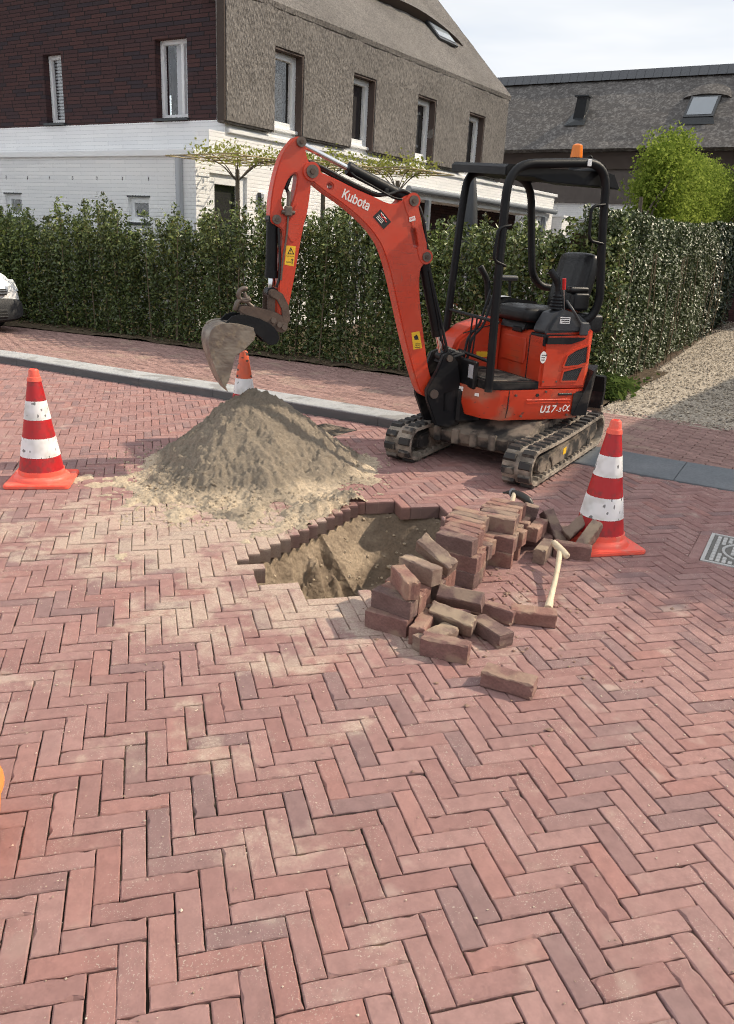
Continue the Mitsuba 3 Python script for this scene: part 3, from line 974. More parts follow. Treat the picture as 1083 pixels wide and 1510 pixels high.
def box2(a0, a1, t0, t1, h0, h1_):
    return hull([on2(a, b, c) for a in (a0, a1) for b in (t0, t1) for c in (h0, h1_)])


fl = part(h2, 'flue', h2p(hull([on2(2.0, 1.05, 0.0), on2(2.38, 1.05, 0.0), on2(2.0, 1.4, 0.0), on2(2.38, 1.4, 0.0)] + [q + [0.05, 0, 0] for q in ([on2(2.08, 1.0, 0.0) + [0, -0.1, 0.75], on2(2.42, 1.0, 0) + [0, -0.1, 0.75], on2(2.08, 1.25, 0) + [0, 0, 0.55], on2(2.42, 1.25, 0) + [0, 0, 0.55]])])), 'mat_dark_frame', label='dark square flue pipe on the roof slope')
part(fl, 'cap', h2p(box(2.05, 2.53, 0.58, 1.06, 6.625, 6.67)), 'mat_dark_frame')
part(fl, 'flashing', h2p(hull([on2(1.8, 0.85, 0.03), on2(2.5, 0.85, 0.03), on2(1.95, 1.45, 0.03), on2(2.42, 1.45, 0.03), on2(2.2, 1.0, 0.10)])), 'mat_dark_frame')
rl = part(h2, 'roof_light', h2p(box2(5.62, 6.52, 0.95, 1.72, 0.0, 0.13)), 'mat_dark_frame', label='roof light with a dark frame set in the thatch')
part(rl, 'pane', h2p(box2(5.70, 6.44, 1.02, 1.66, 0.13, 0.14)), 'mat_sky_glass')
part(rl, 'flashing', h2p(hull([on2(5.50, 0.78, 0.02), on2(6.62, 0.78, 0.02), on2(5.62, 0.945, 0.10), on2(6.52, 0.945, 0.10)])), 'mat_dark_frame')
eb = [(5.35 + 1.45 * k / 20, math.sin(PI * k / 20) ** 0.6) for k in range(21)]
ra = np.array([on2(a, 1.74 + 0.03 * b, 0.03 + 0.13 * b) for a, b in eb]); rb_ = np.array([on2(a, 1.80 + 0.65 * b, 0.01) for a, b in eb]); rc = np.array([on2(a, 1.79 + 0.02 * b, -0.02) for a, b in eb])
V = np.vstack([ra, rb_, rc]); n = 21; F = []
for k in range(n - 1):
    F += [(k, k + 1, n + k + 1), (k, n + k + 1, n + k), (2 * n + k, 2 * n + k + 1, k + 1), (2 * n + k, k + 1, k)]
part(h2, 'eyebrow', h2p(trimesh.Trimesh(V, np.array(F), process=False)), 'mat_thatch_far')

# brick gable end of a third house at the right edge
h3 = thing('brick_gable_house', 'brown brick gable of another house at the right edge behind the lime green tree', 'house')
part(h3, 'gable_wall', h2p(prism(sg.Polygon([(7.75, -0.1), (7.75, 3.9), (10.2, 8.4), (13.5, 8.4), (13.5, -0.1)]), -2.2, -1.9)), 'mat_dark_brick')
part(h3, 'verge', h2p(prism(sg.Polygon([(7.62, 3.86), (7.74, 3.82), (10.26, 8.45), (10.1, 8.5)]), -2.3, -1.8)), 'mat_thatch_dark')
w3 = part(h3, 'window', h2p(cat(box(8.70, 8.78, -2.26, -2.2, 4.9, 6.0), box(8.78, 9.35, -2.26, -2.2, 4.9, 4.98), box(8.78, 9.35, -2.26, -2.2, 5.92, 6.0), box(9.35, 9.43, -2.26, -2.2, 4.9, 6.0))), 'mat_white_paint')
part(w3, 'pane', h2p(box(8.78, 9.35, -2.24, -2.21, 4.98, 5.92)), 'mat_dark_room')
# ---------------------------------------------------------------- the mini digger
def dirt(p, s=1.0):
    return smoothstep(0.46, 0.72, fbm(p.x * 5.0 * s, p.y * 5.0 * s, p.z * 5.0 * s, 4))


def c_orange(p, n, uv):
    d = dirt(p) * (0.10 + 0.65 * smoothstep(0.95, 0.42, p.z))
    sp = smoothstep(0.72, 0.80, fbm(p.x * 40.0, p.y * 40.0, p.z * 40.0, 2)) * smoothstep(0.8, 0.45, p.z) * smoothstep(0.45, 0.6, fbm(p.x * 7.0, p.y * 7.0, p.z * 7.0, 2))
    c = mix((0.60, 0.052, 0.017), (0.52, 0.048, 0.018), fbm(p.x * 2.0, p.y * 2.0, p.z * 2.0, 3))
    c = mix(c, (0.64, 0.10, 0.055), smoothstep(0.5, 0.75, fbm(p.x * 3.0, p.y * 3.0, p.z * 3.0, 4)) * 0.35)
    sc = smoothstep(0.79, 0.84, noise(p.x * 9.0, p.y * 9.0, p.z * 150.0)) + smoothstep(0.82, 0.86, noise(p.x * 120.0, p.y * 120.0, p.z * 10.0))
    c = mix(c, (0.20, 0.075, 0.05), dr.clip(sc, 0, 1) * 0.35 * smoothstep(0.4, 0.6, fbm(p.x * 4.0, p.y * 4.0, p.z * 4.0 + 9.0, 2)))
    c = mix(c, (0.33, 0.20, 0.13), d)
    return mix(c, (0.10, 0.06, 0.05), dr.clip(sp * 0.7, 0, 1))


pr('orange', mikit.proc(c_orange), 0.34, spec=0.5, clearcoat=0.25, clearcoat_gloss=0.75)


def c_black(p, n, uv):
    return mix((0.008, 0.009, 0.011), (0.075, 0.066, 0.058), dirt(p, 1.4) * (0.06 + 0.6 * smoothstep(0.95, 0.5, p.z)))


pr('black_metal', mikit.proc(c_black), 0.46, spec=0.25)
pr('black_plastic', (0.011, 0.012, 0.014), 0.42, spec=0.35)
pr('grey_plastic', (0.050, 0.054, 0.060), 0.45)
pr('seat', (0.008, 0.0085, 0.010), 0.40, spec=0.4)
pr('rubber_hose', (0.014, 0.014, 0.015), 0.55)


def c_mud(p, n, uv):
    f = fbm(p.x * 12.0, p.y * 12.0, p.z * 12.0, 4)
    g = fbm(p.x * 70.0, p.y * 70.0, p.z * 70.0, 2)
    return mix((0.13, 0.112, 0.095), (0.33, 0.285, 0.235), smoothstep(0.25, 0.62, f)) * (0.75 + 0.5 * g)


def c_lug(p, n, uv):
    f = fbm(p.x * 16.0, p.y * 16.0, p.z * 16.0, 3)
    return mix((0.035, 0.033, 0.032), (0.20, 0.17, 0.14), smoothstep(0.52, 0.75, f))


pr('lug', mikit.proc(c_lug), 0.6, spec=0.4)
pr('muddy_rubber', mikit.proc(c_mud), 0.9, spec=0.2, bump=lambda p, n, uv: fbm(p.x * 60.0, p.y * 60.0, p.z * 60.0, 3), bscale=0.004)


def c_mudsteel(p, n, uv):
    f = fbm(p.x * 8.0, p.y * 8.0, p.z * 8.0, 4)
    return mix((0.035, 0.033, 0.032), (0.22, 0.18, 0.145), smoothstep(0.38, 0.66, f))


pr('muddy_steel', mikit.proc(c_mudsteel), 0.8, spec=0.3, bump=lambda p, n, uv: fbm(p.x * 60.0, p.y * 60.0, p.z * 60.0, 3), bscale=0.003)


def c_bucket(p, n, uv):
    f = fbm(p.x * 9.0, p.y * 9.0, p.z * 9.0, 4)
    c = mix((0.26, 0.225, 0.185), (0.16, 0.13, 0.11), smoothstep(0.35, 0.65, f))
    return mix(c, (0.36, 0.29, 0.20), smoothstep(0.50, 0.80, fbm(p.x * 30.0, p.y * 30.0, p.z * 16.0, 4)) * 0.45)


pr('bucket', mikit.proc(c_bucket), 0.5, metal=0.35, bump=lambda p, n, uv: fbm(p.x * 40.0, p.y * 40.0, p.z * 40.0, 3), bscale=0.004)


def c_rust(p, n, uv):
    return mix((0.055, 0.038, 0.032), (0.15, 0.105, 0.08), fbm(p.x * 20.0, p.y * 20.0, p.z * 20.0, 4))


pr('rusty_steel', mikit.proc(c_rust), 0.6, metal=0.2)
pr('chrome', (0.75, 0.76, 0.78), 0.16, metal=1.0)
pr('pin_steel', (0.16, 0.13, 0.11), 0.5, metal=0.6)
pr('white_print', (0.78, 0.78, 0.76), 0.5)
pr('black_print', (0.02, 0.02, 0.02), 0.5)
pr('yellow_print', (0.80, 0.50, 0.03), 0.5)
pr('red_plastic', (0.62, 0.03, 0.03), 0.35)
pr('amber', (0.85, 0.21, 0.01), 0.25, spec=0.6)

MC = np.array([1.08, 6.46, 0.0])
MF = np.array([math.cos(math.radians(203)), math.sin(math.radians(203)), 0.0])
MS = np.array([-MF[1], MF[0], 0.0])
MM = np.column_stack([MF, MS, [0, 0, 1.0]])
UA = np.array([math.cos(math.radians(57)), math.sin(math.radians(57)), 0.0])
UQ = np.array([UA[1], -UA[0], 0.0])
UC = np.array([1.055, 6.416, 0.0])


def mt(m):
    return move(m, MC, R=MM)


def ut(m):
    """undercarriage (p along the tracks to the rear, q to the right, z): the rear stands on the crossing slab"""
    m = to_tm(m).copy()
    q = np.asarray(m.vertices)
    e = 0.052
    p, z = q[:, 0] - e * q[:, 2], q[:, 2] + e * (q[:, 0] + 0.63)
    m.vertices = UC + p[:, None] * UA + q[:, 1:2] * UQ + z[:, None] * [0, 0, 1.0]
    m.invert()
    return m


dg = thing('mini_digger', 'orange mini digger with black roof frame, its boom arched over the sand heap', 'digger')

# tracks
RI, PI0, PI1 = 0.118, -0.64, 0.69


def belt_path(r, n_arc=14, n_flat=14):
    out = []
    for k in range(n_flat):
        out.append((PI0 + (PI1 - PI0) * k / n_flat, 0.152 - r, 0, -1))
    for k in range(n_arc):
        a = -PI / 2 + PI * k / n_arc
        out.append((PI1 + r * math.cos(a), 0.152 + r * math.sin(a), math.cos(a), math.sin(a)))
    for k in range(n_flat):
        w = k / n_flat
        out.append((PI1 + (PI0 - PI1) * w, 0.152 + r - 0.014 * math.sin(PI * w), 0, 1))
    for k in range(n_arc):
        a = PI / 2 + PI * k / n_arc
        out.append((PI0 + r * math.cos(a), 0.152 + r * math.sin(a), math.cos(a), math.sin(a)))
    return np.array(out)


per = 2 * (PI1 - PI0) + 2 * PI * 0.13
NL = 36
lug_v = {}
for side, q0 in (('left', -0.505), ('right', 0.505)):
    tr = part(dg, 'track', (lambda pth: (lambda A, Bq: (lambda V, F: ut(trimesh.Trimesh(V, F, process=False)))(np.vstack([A, Bq]), np.vstack([[[k, (k + 1) % len(A), 2 * 0 + (k + 1) % len(A) + len(A)], [k, (k + 1) % len(A) + len(A), k + len(A)]] for k in range(len(A))])))(np.column_stack([pth[:, 0], np.full(len(pth), q0 - 0.115), pth[:, 1]]), np.column_stack([pth[:, 0], np.full(len(pth), q0 + 0.115), pth[:, 1]])))(belt_path(0.132)), 'mat_muddy_rubber', smooth=40, label='rubber track caked with pale mud')
    # inner face and rims of the belt
    A = belt_path(0.132); Bp = belt_path(0.108)
    n = len(A)
    V, F = [], []
    for qq in (q0 - 0.115, q0 + 0.115):
        o = len(V)
        V += [(a[0], qq, a[1]) for a in A] + [(b[0], qq, b[1]) for b in Bp]
        for k in range(n):
            j = (k + 1) % n
            F += [(o + k, o + j, o + n + j), (o + k, o + n + j, o + n + k)]
    o = len(V)
    V += [(b[0], q0 - 0.115, b[1]) for b in Bp] + [(b[0], q0 + 0.115, b[1]) for b in Bp]
    for k in range(n):
        j = (k + 1) % n
        F += [(o + k, o + j, o + n + j), (o + k, o + n + j, o + n + k)]
    part(tr, 'belt_rim', ut(trimesh.Trimesh(np.array(V), np.array(F), process=False)), 'mat_muddy_rubber')
    # tread lugs, two staggered rows
    for row in (0, 1):
        for k in range(NL):
            s = ((k + 0.5 * row) / NL * per) % per
            fl = PI1 - PI0
            r = 0.132
            if s < fl:
                p, z, ang = PI0 + s, 0.152 - r, PI
            elif s < fl + PI * 0.13:
                a = (s - fl) / 0.13; p, z, ang = PI1 + r * math.sin(a), 0.152 - r * math.cos(a), PI - a
            elif s < 2 * fl + PI * 0.13:
                w = (s - fl - PI * 0.13) / fl; p, z, ang = PI1 - w * fl, 0.152 + r - 0.014 * math.sin(PI * w), 0.0
            else:
                a = (s - 2 * fl - PI * 0.13) / 0.13; p, z, ang = PI0 - r * math.sin(a), 0.152 + r * math.cos(a), -a
            lw = 0.098
            qa = q0 - 0.113 if row == 0 else q0 + 0.113 - lw
            lug = hull([(x * w_, y, zz) for (zz, w_, in_) in ((-0.004, 1.0, 0.0), (0.020, 0.72, 0.006)) for x in (-0.030, 0.030) for y in (qa + in_, qa + lw - in_)])
            c, s_ = math.cos(ang), math.sin(ang)
            R = np.array([[c, 0, s_], [0, 1, 0], [-s_, 0, c]])
            part(tr, 'lug', ut(move(lug, (p, 0, z), R=R)), 'mat_lug')
    # idler, sprocket, frame, rollers
    for nm, pc, rr in (('idler', PI0, 0.10), ('sprocket', PI1, 0.098)):
        prof = [(0.0, -0.05), (rr * 0.35, -0.05), (rr * 0.38, -0.02), (rr * 0.8, -0.015), (rr * 0.86, -0.05), (rr, -0.045), (rr, 0.045), (rr * 0.86, 0.05), (rr * 0.8, 0.015), (rr * 0.38, 0.02), (rr * 0.35, 0.05), (0, 0.05)]
        w = lathe(prof, 24)
        part(tr, nm, ut(move(w, (pc, q0, 0.152), rx=PI / 2)), 'mat_muddy_steel', smooth=35)
    fr = sg.Polygon([(PI0 + 0.06, 0.10), (PI0 + 0.15, 0.06), (PI1 - 0.18, 0.06), (PI1 - 0.02, 0.09), (PI1 + 0.05, 0.15), (PI1 - 0.02, 0.245), (PI1 - 0.2, 0.235), (-0.25, 0.205), (PI0 + 0.12, 0.20), (PI0 + 0.06, 0.17)])
    part(tr, 'track_frame', ut(cham_prism(fr, q0 - 0.07, q0 + 0.085, 0.012)), 'mat_muddy_steel')
    part(tr, 'side_plate', ut(cham_prism(sg.Polygon([(-0.30, 0.075), (0.25, 0.075), (0.42, 0.10), (0.45, 0.205), (-0.02, 0.185), (-0.36, 0.165)]), q0 + 0.086, q0 + 0.098, 0.004)), 'mat_muddy_steel')
    for pc in (-0.36, -0.05, 0.27, 0.52):
        part(tr, 'roller', ut(move(cyl((0, -0.075, 0), (0, 0.09, 0), 0.045, 14), (pc, q0, 0.083))), 'mat_muddy_steel', smooth=35)
    for k in range(16):
        part(tr, 'bottom_tooth', ut(hull([(-0.58 + 0.077 * k + dx, q0 + dy, zz) for dx, zz in ((-0.02, 0.044), (0.02, 0.044), (-0.01, 0.066), (0.01, 0.066)) for dy in (0.02, 0.105)])), 'mat_muddy_rubber')
part(dg + '__track', 'warning_sticker', ut(box(-0.1, -0.055, 0, 0, 0, 0) if False else box(-0.12, -0.065, -0.405, -0.4, 0.12, 0.165)), 'mat_yellow_print')
part(dg + '__track_001', 'warning_sticker', ut(box(-0.11, -0.05, 0.604, 0.607, 0.125, 0.175)), 'mat_yellow_print')
und = part(dg, 'undercarriage', ut(cat(cham_prism(sg.Polygon([(-0.42, 0.16), (-0.36, 0.12), (0.45, 0.12), (0.5, 0.2), (0.36, 0.30), (0.2, 0.36), (-0.2, 0.36), (-0.34, 0.30), (-0.44, 0.24)]), -0.43, 0.43, 0.02))), 'mat_muddy_steel', label='mud smeared steel undercarriage')
for k in range(5):
    part(und, 'rib', ut(box(-0.46, -0.40, -0.36 + 0.16 * k, -0.30 + 0.16 * k, 0.15, 0.27, 0.008)), 'mat_muddy_steel')
part(dg, 'slew_ring', mt(lathe([(0, 0.34), (0.31, 0.34), (0.31, 0.42), (0.0, 0.42)], 40)), 'mat_black_metal', smooth=30)
bl = part(dg, 'dozer_blade', ut(cham_prism(sg.Polygon([(1.02, 0.26), (1.08, 0.25), (1.12, 0.38), (1.10, 0.54), (1.03, 0.54), (1.06, 0.40)]), -0.58, 0.50, 0.006)), 'mat_black_metal', label='black dozer blade raised at the rear')
part(bl, 'cutting_edge', ut(box(1.03, 1.075, -0.60, 0.51, 0.225, 0.285, 0.004)), 'mat_muddy_steel')
for qq in (-0.26, 0.26):
    part(bl, 'blade_arm', ut(cham_prism(sg.Polygon([(0.35, 0.14), (0.40, 0.26), (0.70, 0.36), (1.05, 0.44), (1.05, 0.33), (0.75, 0.24)]), qq - 0.035, qq + 0.035, 0.006)), 'mat_muddy_steel')

# upper body
top_plan = [(0.49, -0.28), (0.505, 0.0), (0.49, 0.20), (0.44, 0.36), (0.33, 0.455), (-0.30, 0.475), (-0.44, 0.44), (-0.56, 0.28), (-0.61, 0.0), (-0.56, -0.30), (-0.42, -0.46), (0.2, -0.47), (0.4, -0.42)]


def plan(poly, z0, z1, c=0.012, inset=0.0):
    g = sg.Polygon(poly).buffer(0.05, quad_segs=4).buffer(-0.05, quad_segs=4) if not hasattr(poly, 'exterior') else poly
    g = g.buffer(-inset)
    m = cham_prism(g, 0, z1 - z0, c)
    q = np.asarray(m.vertices)
    m.vertices = np.column_stack([q[:, 0], q[:, 2], z0 + q[:, 1]])
    m.invert()
    return m


low = sg.Polygon([(a * 0.93, b * 0.95) for a, b in top_plan])
lowm = hull(np.vstack([np.column_stack([np.array(top_plan), np.full(len(top_plan), z)]) for z in (0.50, 0.638)] + [np.column_stack([np.array(top_plan) * [0.93, 0.96], np.full(len(top_plan), 0.405)])]))
sk = part(dg, 'lower_body', mt(lowm), 'mat_orange', smooth=35, label='scuffed orange lower body panel')
for a0, a1, z0, z1 in ((-0.29, 0.10, 0.555, 0.567), (-0.29, 0.10, 0.535, 0.541)):
    part(sk, 'pressed_line', mt(hull([(a0, 0.474, z0), (a1, 0.462, z0), (a0, 0.474, z1), (a1, 0.462, z1), (a0, 0.482, (z0 + z1) / 2), (a1, 0.469, (z0 + z1) / 2)])), 'mat_orange')
part(sk, 'panel_seam', mt(hull([(0.262, 0.44, 0.415), (0.256, 0.44, 0.415), (0.262, 0.4645, 0.637), (0.256, 0.4645, 0.637), (0.262, 0.4645, 0.5), (0.256, 0.4645, 0.5)])), 'mat_black_print')
part(sk, 'bolt_hole', mt(cyl((0.01, 0.45, 0.598), (0.01, 0.472, 0.598), 0.013, 14)), 'mat_black_print')
part(sk, 'slot', mt(rbox((-0.24, 0.472, 0.602), (0.13, 0.014, 0.02), 0.006)), 'mat_black_print')
tm_ = meshkit.text_mesh('U17', 0.052, 0.002, bold=True)
v = np.asarray(tm_.vertices).copy(); v[:, 0] += 0.25 * v[:, 1]; tm_.vertices = v


def side_text(m, a, b, z, slope=0.0, tilt=0.0):
    """lettering on a face that looks to +b, reading towards -a"""
    m = m.copy(); q = np.asarray(m.vertices)
    c, s = math.cos(slope), math.sin(slope)
    x, y = q[:, 0] * c - q[:, 1] * s, q[:, 0] * s + q[:, 1] * c
    m.vertices = np.column_stack([a - x, b + q[:, 2] + tilt * x, z + y])
    return m


part(sk, 'model_lettering', mt(side_text(tm_, -0.02, 0.470, 0.462, 0.02, 0.028)), 'mat_white_print', label='white slanted lettering U17-3 on the side')
t2 = meshkit.text_mesh('-3', 0.030, 0.002, bold=True); v = np.asarray(t2.vertices).copy(); v[:, 0] += 0.25 * v[:, 1]; t2.vertices = v
part(sk, 'model_lettering', mt(side_text(t2, -0.163, 0.4742, 0.4648, 0.02, 0.028)), 'mat_white_print')
al = [(0.062, 0.048), (0.045, 0.030), (0.025, 0.006), (0.010, 0.002), (0.000, 0.014), (0.004, 0.036), (0.020, 0.050), (0.036, 0.040), (0.044, 0.014), (0.052, 0.002), (0.062, 0.004)]
part(sk, 'model_lettering', mt(tube([(-0.232 - x, 0.4775, 0.468 + y) for x, y in al], 0.0035, 6)), 'mat_white_print')
for (a, b, z, w, h, mt_) in ((0.492, 0.15, 0.600, 0.085, 0.034, 'mat_white_print'), (0.494, 0.105, 0.545, 0.05, 0.075, 'mat_grey_paint'), (0.45, 0.325, 0.585, 0.032, 0.024, 'mat_white_print')):
    part(sk, 'sticker', mt(hull([(a + 0.008 * (1 if s < 0 else -0.0) + (0.002 if d else 0) - 0.10 * s * w * (2.2 if b > 0.3 else 1), b + s * w / 2, z + t * h / 2) for s in (-1, 1) for t in (-1, 1) for d in (0, 1)])), mt_)

# engine cover and seat base
prof = sg.Polygon([(0.0, 0.645), (0.0, 1.03), (-0.03, 1.06), (-0.30, 1.07), (-0.40, 1.10), (-0.50, 1.06), (-0.565, 0.95), (-0.57, 0.80), (-0.50, 0.645)])
cov = cham_prism(prof, -0.46, 0.462, 0.022)
cutp = m3.Manifold.extrude(m3.CrossSection([np.array(sg.Polygon([(0.1, -0.6), (0.1, 0.6), (-0.36, 0.6), (-0.40, 0.463), (-0.47, 0.41), (-0.56, 0.22), (-0.60, 0.0), (-0.56, -0.25), (-0.45, -0.46), (-0.40, -0.6)]).exterior.coords)[-2::-1]], m3.FillRule.NonZero), 1.5)
cov.merge_vertices()
cv = m3.Manifold(m3.Mesh(np.asarray(cov.vertices, np.float32), np.asarray(cov.faces, np.uint32)))
cov = to_tm(cv ^ cutp) if not (cv ^ cutp).is_empty() else cov
ec = part(dg, 'engine_cover', mt(cov), 'mat_orange', smooth=30, label='orange engine cover under the seat')
part(ec, 'door', mt(box(0.0, 0.012, -0.10, 0.22, 0.80, 1.00, 0.006)), 'mat_orange')
part(ec, 'panel_seam', mt(box(0.0, 0.006, 0.265, 0.270, 0.66, 1.03)), 'mat_black_print')
part(ec, 'latch', mt(box(0.0, 0.03, 0.04, 0.16, 1.035, 1.075, 0.008)), 'mat_black_plastic')
part(ec, 'hinge', mt(cyl((0.012, 0.232, 0.83), (0.012, 0.232, 0.97), 0.007, 8)), 'mat_orange')
for gp in ([(-0.20, 0.815), (-0.225, 0.895), (-0.29, 0.935), (-0.395, 0.968), (-0.40, 0.845), (-0.33, 0.825)], [(-0.195, 0.705), (-0.205, 0.775), (-0.375, 0.810), (-0.335, 0.705)]):
    G = sg.Polygon(gp)
    gr = part(ec, 'grille', mt(prism(G, 0.458, 0.4635)), 'mat_black_print')
    part(ec, 'grille_rim', mt(prism(G.buffer(0.012, join_style=1).difference(G), 0.44, 0.470)), 'mat_orange')
    bars = []
    for k in range(-30, 40):
        for sg_ in (1, -1):
            ln = sg.LineString([(-0.6 + 0.018 * k, 0.6), (-0.6 + 0.018 * k + sg_ * 0.5, 1.1)]).intersection(G)
            for l in getattr(ln, 'geoms', [ln]):
                if l.length > 0.006:
                    (xa, za), (xb, zb) = l.coords[0], l.coords[-1]
                    bars.append(cyl((xa, 0.4645, za), (xb, 0.4645, zb), 0.0016, 4))
    part(gr, 'mesh', mt(cat(*bars)), 'mat_grey_plastic', kind='stuff')
ov = part(ec, 'oval_sticker', mt(move(lathe([(0, 0), (0.028, 0), (0.028, 0.002), (0, 0.002)], 24), (0, 0, 0)).apply_transform(np.array([[-1, 0, 0, -0.005], [0, 0, 1, 0.462], [0, 1.6, 0, 0.885], [0, 0, 0, 1]]))), 'mat_white_print')
for k in range(3):
    part(ov, 'mark', mt(box(-0.02, 0.012, 0.4642, 0.4652, 0.862 + 0.018 * k, 0.868 + 0.018 * k)), 'mat_black_print')
part(dg, 'rear_guard', mt(plan([(-0.31, 0.482), (-0.46, 0.468), (-0.575, 0.30), (-0.64, 0.0), (-0.59, -0.3), (-0.45, -0.48), (-0.40, -0.46), (-0.52, -0.2), (-0.55, 0.0), (-0.5, 0.2), (-0.36, 0.44)], 0.43, 0.62)), 'mat_black_metal', smooth=30)
part(dg, 'corner_guard', mt(hull([(-0.47, 0.474, 0.60), (-0.485, 0.47, 0.775), (-0.575, 0.40, 0.815), (-0.60, 0.30, 0.80), (-0.60, 0.30, 0.43), (-0.47, 0.467, 0.43), (-0.33, 0.482, 0.43), (-0.42, 0.48, 0.62), (-0.40, 0.3, 0.45), (-0.50, 0.3, 0.8)])), 'mat_black_metal', label='black curved rear corner guard')
# right hand cover (fuel side) beyond the floor
rc = part(dg, 'side_cover', mt(cham_prism(poly_round([(0.47, 0.64), (0.46, 0.80), (0.40, 0.945), (0.28, 1.04), (0.06, 1.11), (-0.02, 1.11), (-0.02, 0.64)], 0.03), -0.46, -0.15, 0.035)), 'mat_orange', smooth=35, label='rounded orange cover on the far side of the floor')
part(rc, 'warning_sticker', mt(box(0.10, 0.22, -0.149, -0.147, 0.80, 0.845)), 'mat_yellow_print')
part(rc, 'warning_sticker', mt(box(-0.002, 0.004, -0.14, -0.03, 0.79, 0.84) if False else box(0.001, 0.0035, -0.09, 0.01, 0.80, 0.855)), 'mat_yellow_print')
part(rc, 'recess_line', mt(hull([(0.36, -0.148, 0.985), (0.08, -0.148, 1.06), (0.36, -0.148, 0.995), (0.08, -0.148, 1.07), (0.36, -0.155, 0.99), (0.08, -0.155, 1.065)])), 'mat_black_print')
# floor
fl = part(dg, 'floor', mt(cham_prism(sg.box(0.0, 0.64, 0.445, 0.70), -0.15, 0.462, 0.012)), 'mat_black_metal', label='black floor with a ribbed mat')
for k in range(13):
    part(fl, 'rib', mt(box(0.04, 0.40, -0.11 + 0.042 * k, -0.092 + 0.042 * k, 0.70, 0.708, 0.003)), 'mat_muddy_steel')
part(fl, 'toe_board', mt(box(0.445, 0.485, -0.17, 0.30, 0.62, 0.83, 0.01)), 'mat_black_metal')
part(fl, 'plate_sticker', mt(box(0.485, 0.4875, 0.215, 0.285, 0.70, 0.80)), 'mat_grey_paint')
part(fl, 'pedal', mt(box(0.30, 0.40, -0.05, 0.02, 0.75, 0.77, 0.006)), 'mat_black_plastic')
part(fl, 'pedal', mt(box(0.30, 0.40, 0.10, 0.17, 0.75, 0.77, 0.006)), 'mat_black_plastic')
for b in (-0.06, 0.0):
    part(fl, 'travel_lever', mt(tube(bend([(0.40, b, 0.70), (0.36, b, 0.98), (0.28, b + 0.02, 1.06), (0.22, b + 0.04, 1.34)], 0.06), 0.011, 8)), 'mat_black_plastic', smooth=True)
for k in range(5):
    part(fl, 'hose', mt(tube(bend([(0.46, -0.12 + 0.05 * k, 0.86), (0.56, -0.10 + 0.04 * k, 0.90 - 0.02 * k), (0.64, -0.05 + 0.02 * k, 0.78)], 0.05), 0.013, 8)), 'mat_rubber_hose', smooth=True)

# roof frame
def zr(a, b):
    return 2.235 - 0.083 * b - 0.01 * a


def post(b, pts, nm='post'):
    return part(dg, nm, mt(tube(bend(pts, 0.20, 9), 0.031, 14)), 'mat_black_metal', smooth=True)


post(0.45, [(0.435, 0.45, 0.63), (0.452, 0.45, 1.60), (0.452, 0.45, 2.19), (-0.36, 0.45, 2.268), (-0.395, 0.45, 1.80), (-0.46, 0.45, 1.32), (-0.44, 0.43, 1.20), (-0.36, 0.40, 1.14)], 'roof_frame')
post(-0.45, [(0.37, -0.45, 0.70), (0.30, -0.45, 1.95), (0.27, -0.45, 2.215), (-0.31, -0.45, 2.215), (-0.375, -0.44, 1.72), (-0.41, -0.43, 1.46), (-0.50, -0.43, 1.36), (-0.64, -0.42, 1.345)], 'roof_frame')
part(dg, 'guard_rail', mt(tube([(0.41, 0.45, 1.135), (0.345, -0.45, 1.15)], 0.013, 10)), 'mat_black_metal', smooth=True)
part(dg, 'guard_rail', mt(tube([(0.43, 0.45, 0.845), (0.355, -0.45, 0.86)], 0.013, 10)), 'mat_black_metal', smooth=True)
for b in (0.02, 0.09):
    part(dg, 'guard_bar', mt(tube([(0.38, b, 1.145), (0.395, b, 0.85)], 0.007, 8)), 'mat_black_metal', smooth=True)
part(dg, 'cross_tube', mt(tube([(-0.33, 0.45, 2.22), (-0.30, -0.45, 2.19)], 0.026, 12)), 'mat_black_metal', smooth=True)
part(dg, 'grab_handle', mt(tube(bend([(0.40, 0.47, 1.80), (0.50, 0.475, 1.78), (0.52, 0.475, 1.56), (0.41, 0.47, 1.53)], 0.06), 0.011, 8)), 'mat_black_metal', smooth=True)
part(dg, 'grab_handle', mt(tube(bend([(-0.37, 0.47, 1.985), (-0.25, 0.475, 1.965), (-0.27, 0.475, 1.73), (-0.41, 0.47, 1.715)], 0.05), 0.011, 8)), 'mat_black_metal', smooth=True)
rp = [(0.45, -0.070), (0.452, -0.02), (0.43, 0.0), (0.16, 0.004), (0.08, -0.006), (-0.40, 0.0), (-0.47, -0.012), (-0.53, -0.10), (-0.515, -0.11), (-0.44, -0.10), (0.10, -0.095), (0.22, -0.070)]
rm = cham_prism(sg.Polygon(rp), -0.46, 0.40, 0.006)
q = np.asarray(rm.vertices).copy(); q[:, 0] += 0.03 * (q[:, 1]) - 0.02; q[:, 2] += zr(q[:, 0], q[:, 1]); rm.vertices = q
for a, b, z in ((0.20, 0.4705, 0.60), (-0.28, 0.476, 0.44), (0.14, 0.4735, 0.44), (-0.06, 0.4765, 0.625)):
    part(sk, 'bolt', mt(cyl((a, b - 0.012, z), (a, b + 0.003, z), 0.009, 6)), 'mat_pin_steel')
for a, z in ((-0.03, 0.70), (-0.03, 0.90), (-0.15, 0.70), (-0.30, 1.03)):
    part(ec, 'bolt', mt(cyl((a, 0.45, z), (a, 0.4655, z), 0.008, 6)), 'mat_pin_steel')
rf = part(dg, 'roof', mt(rm), 'mat_black_metal', smooth=30, label='flat black roof with turned down front and rear lips')
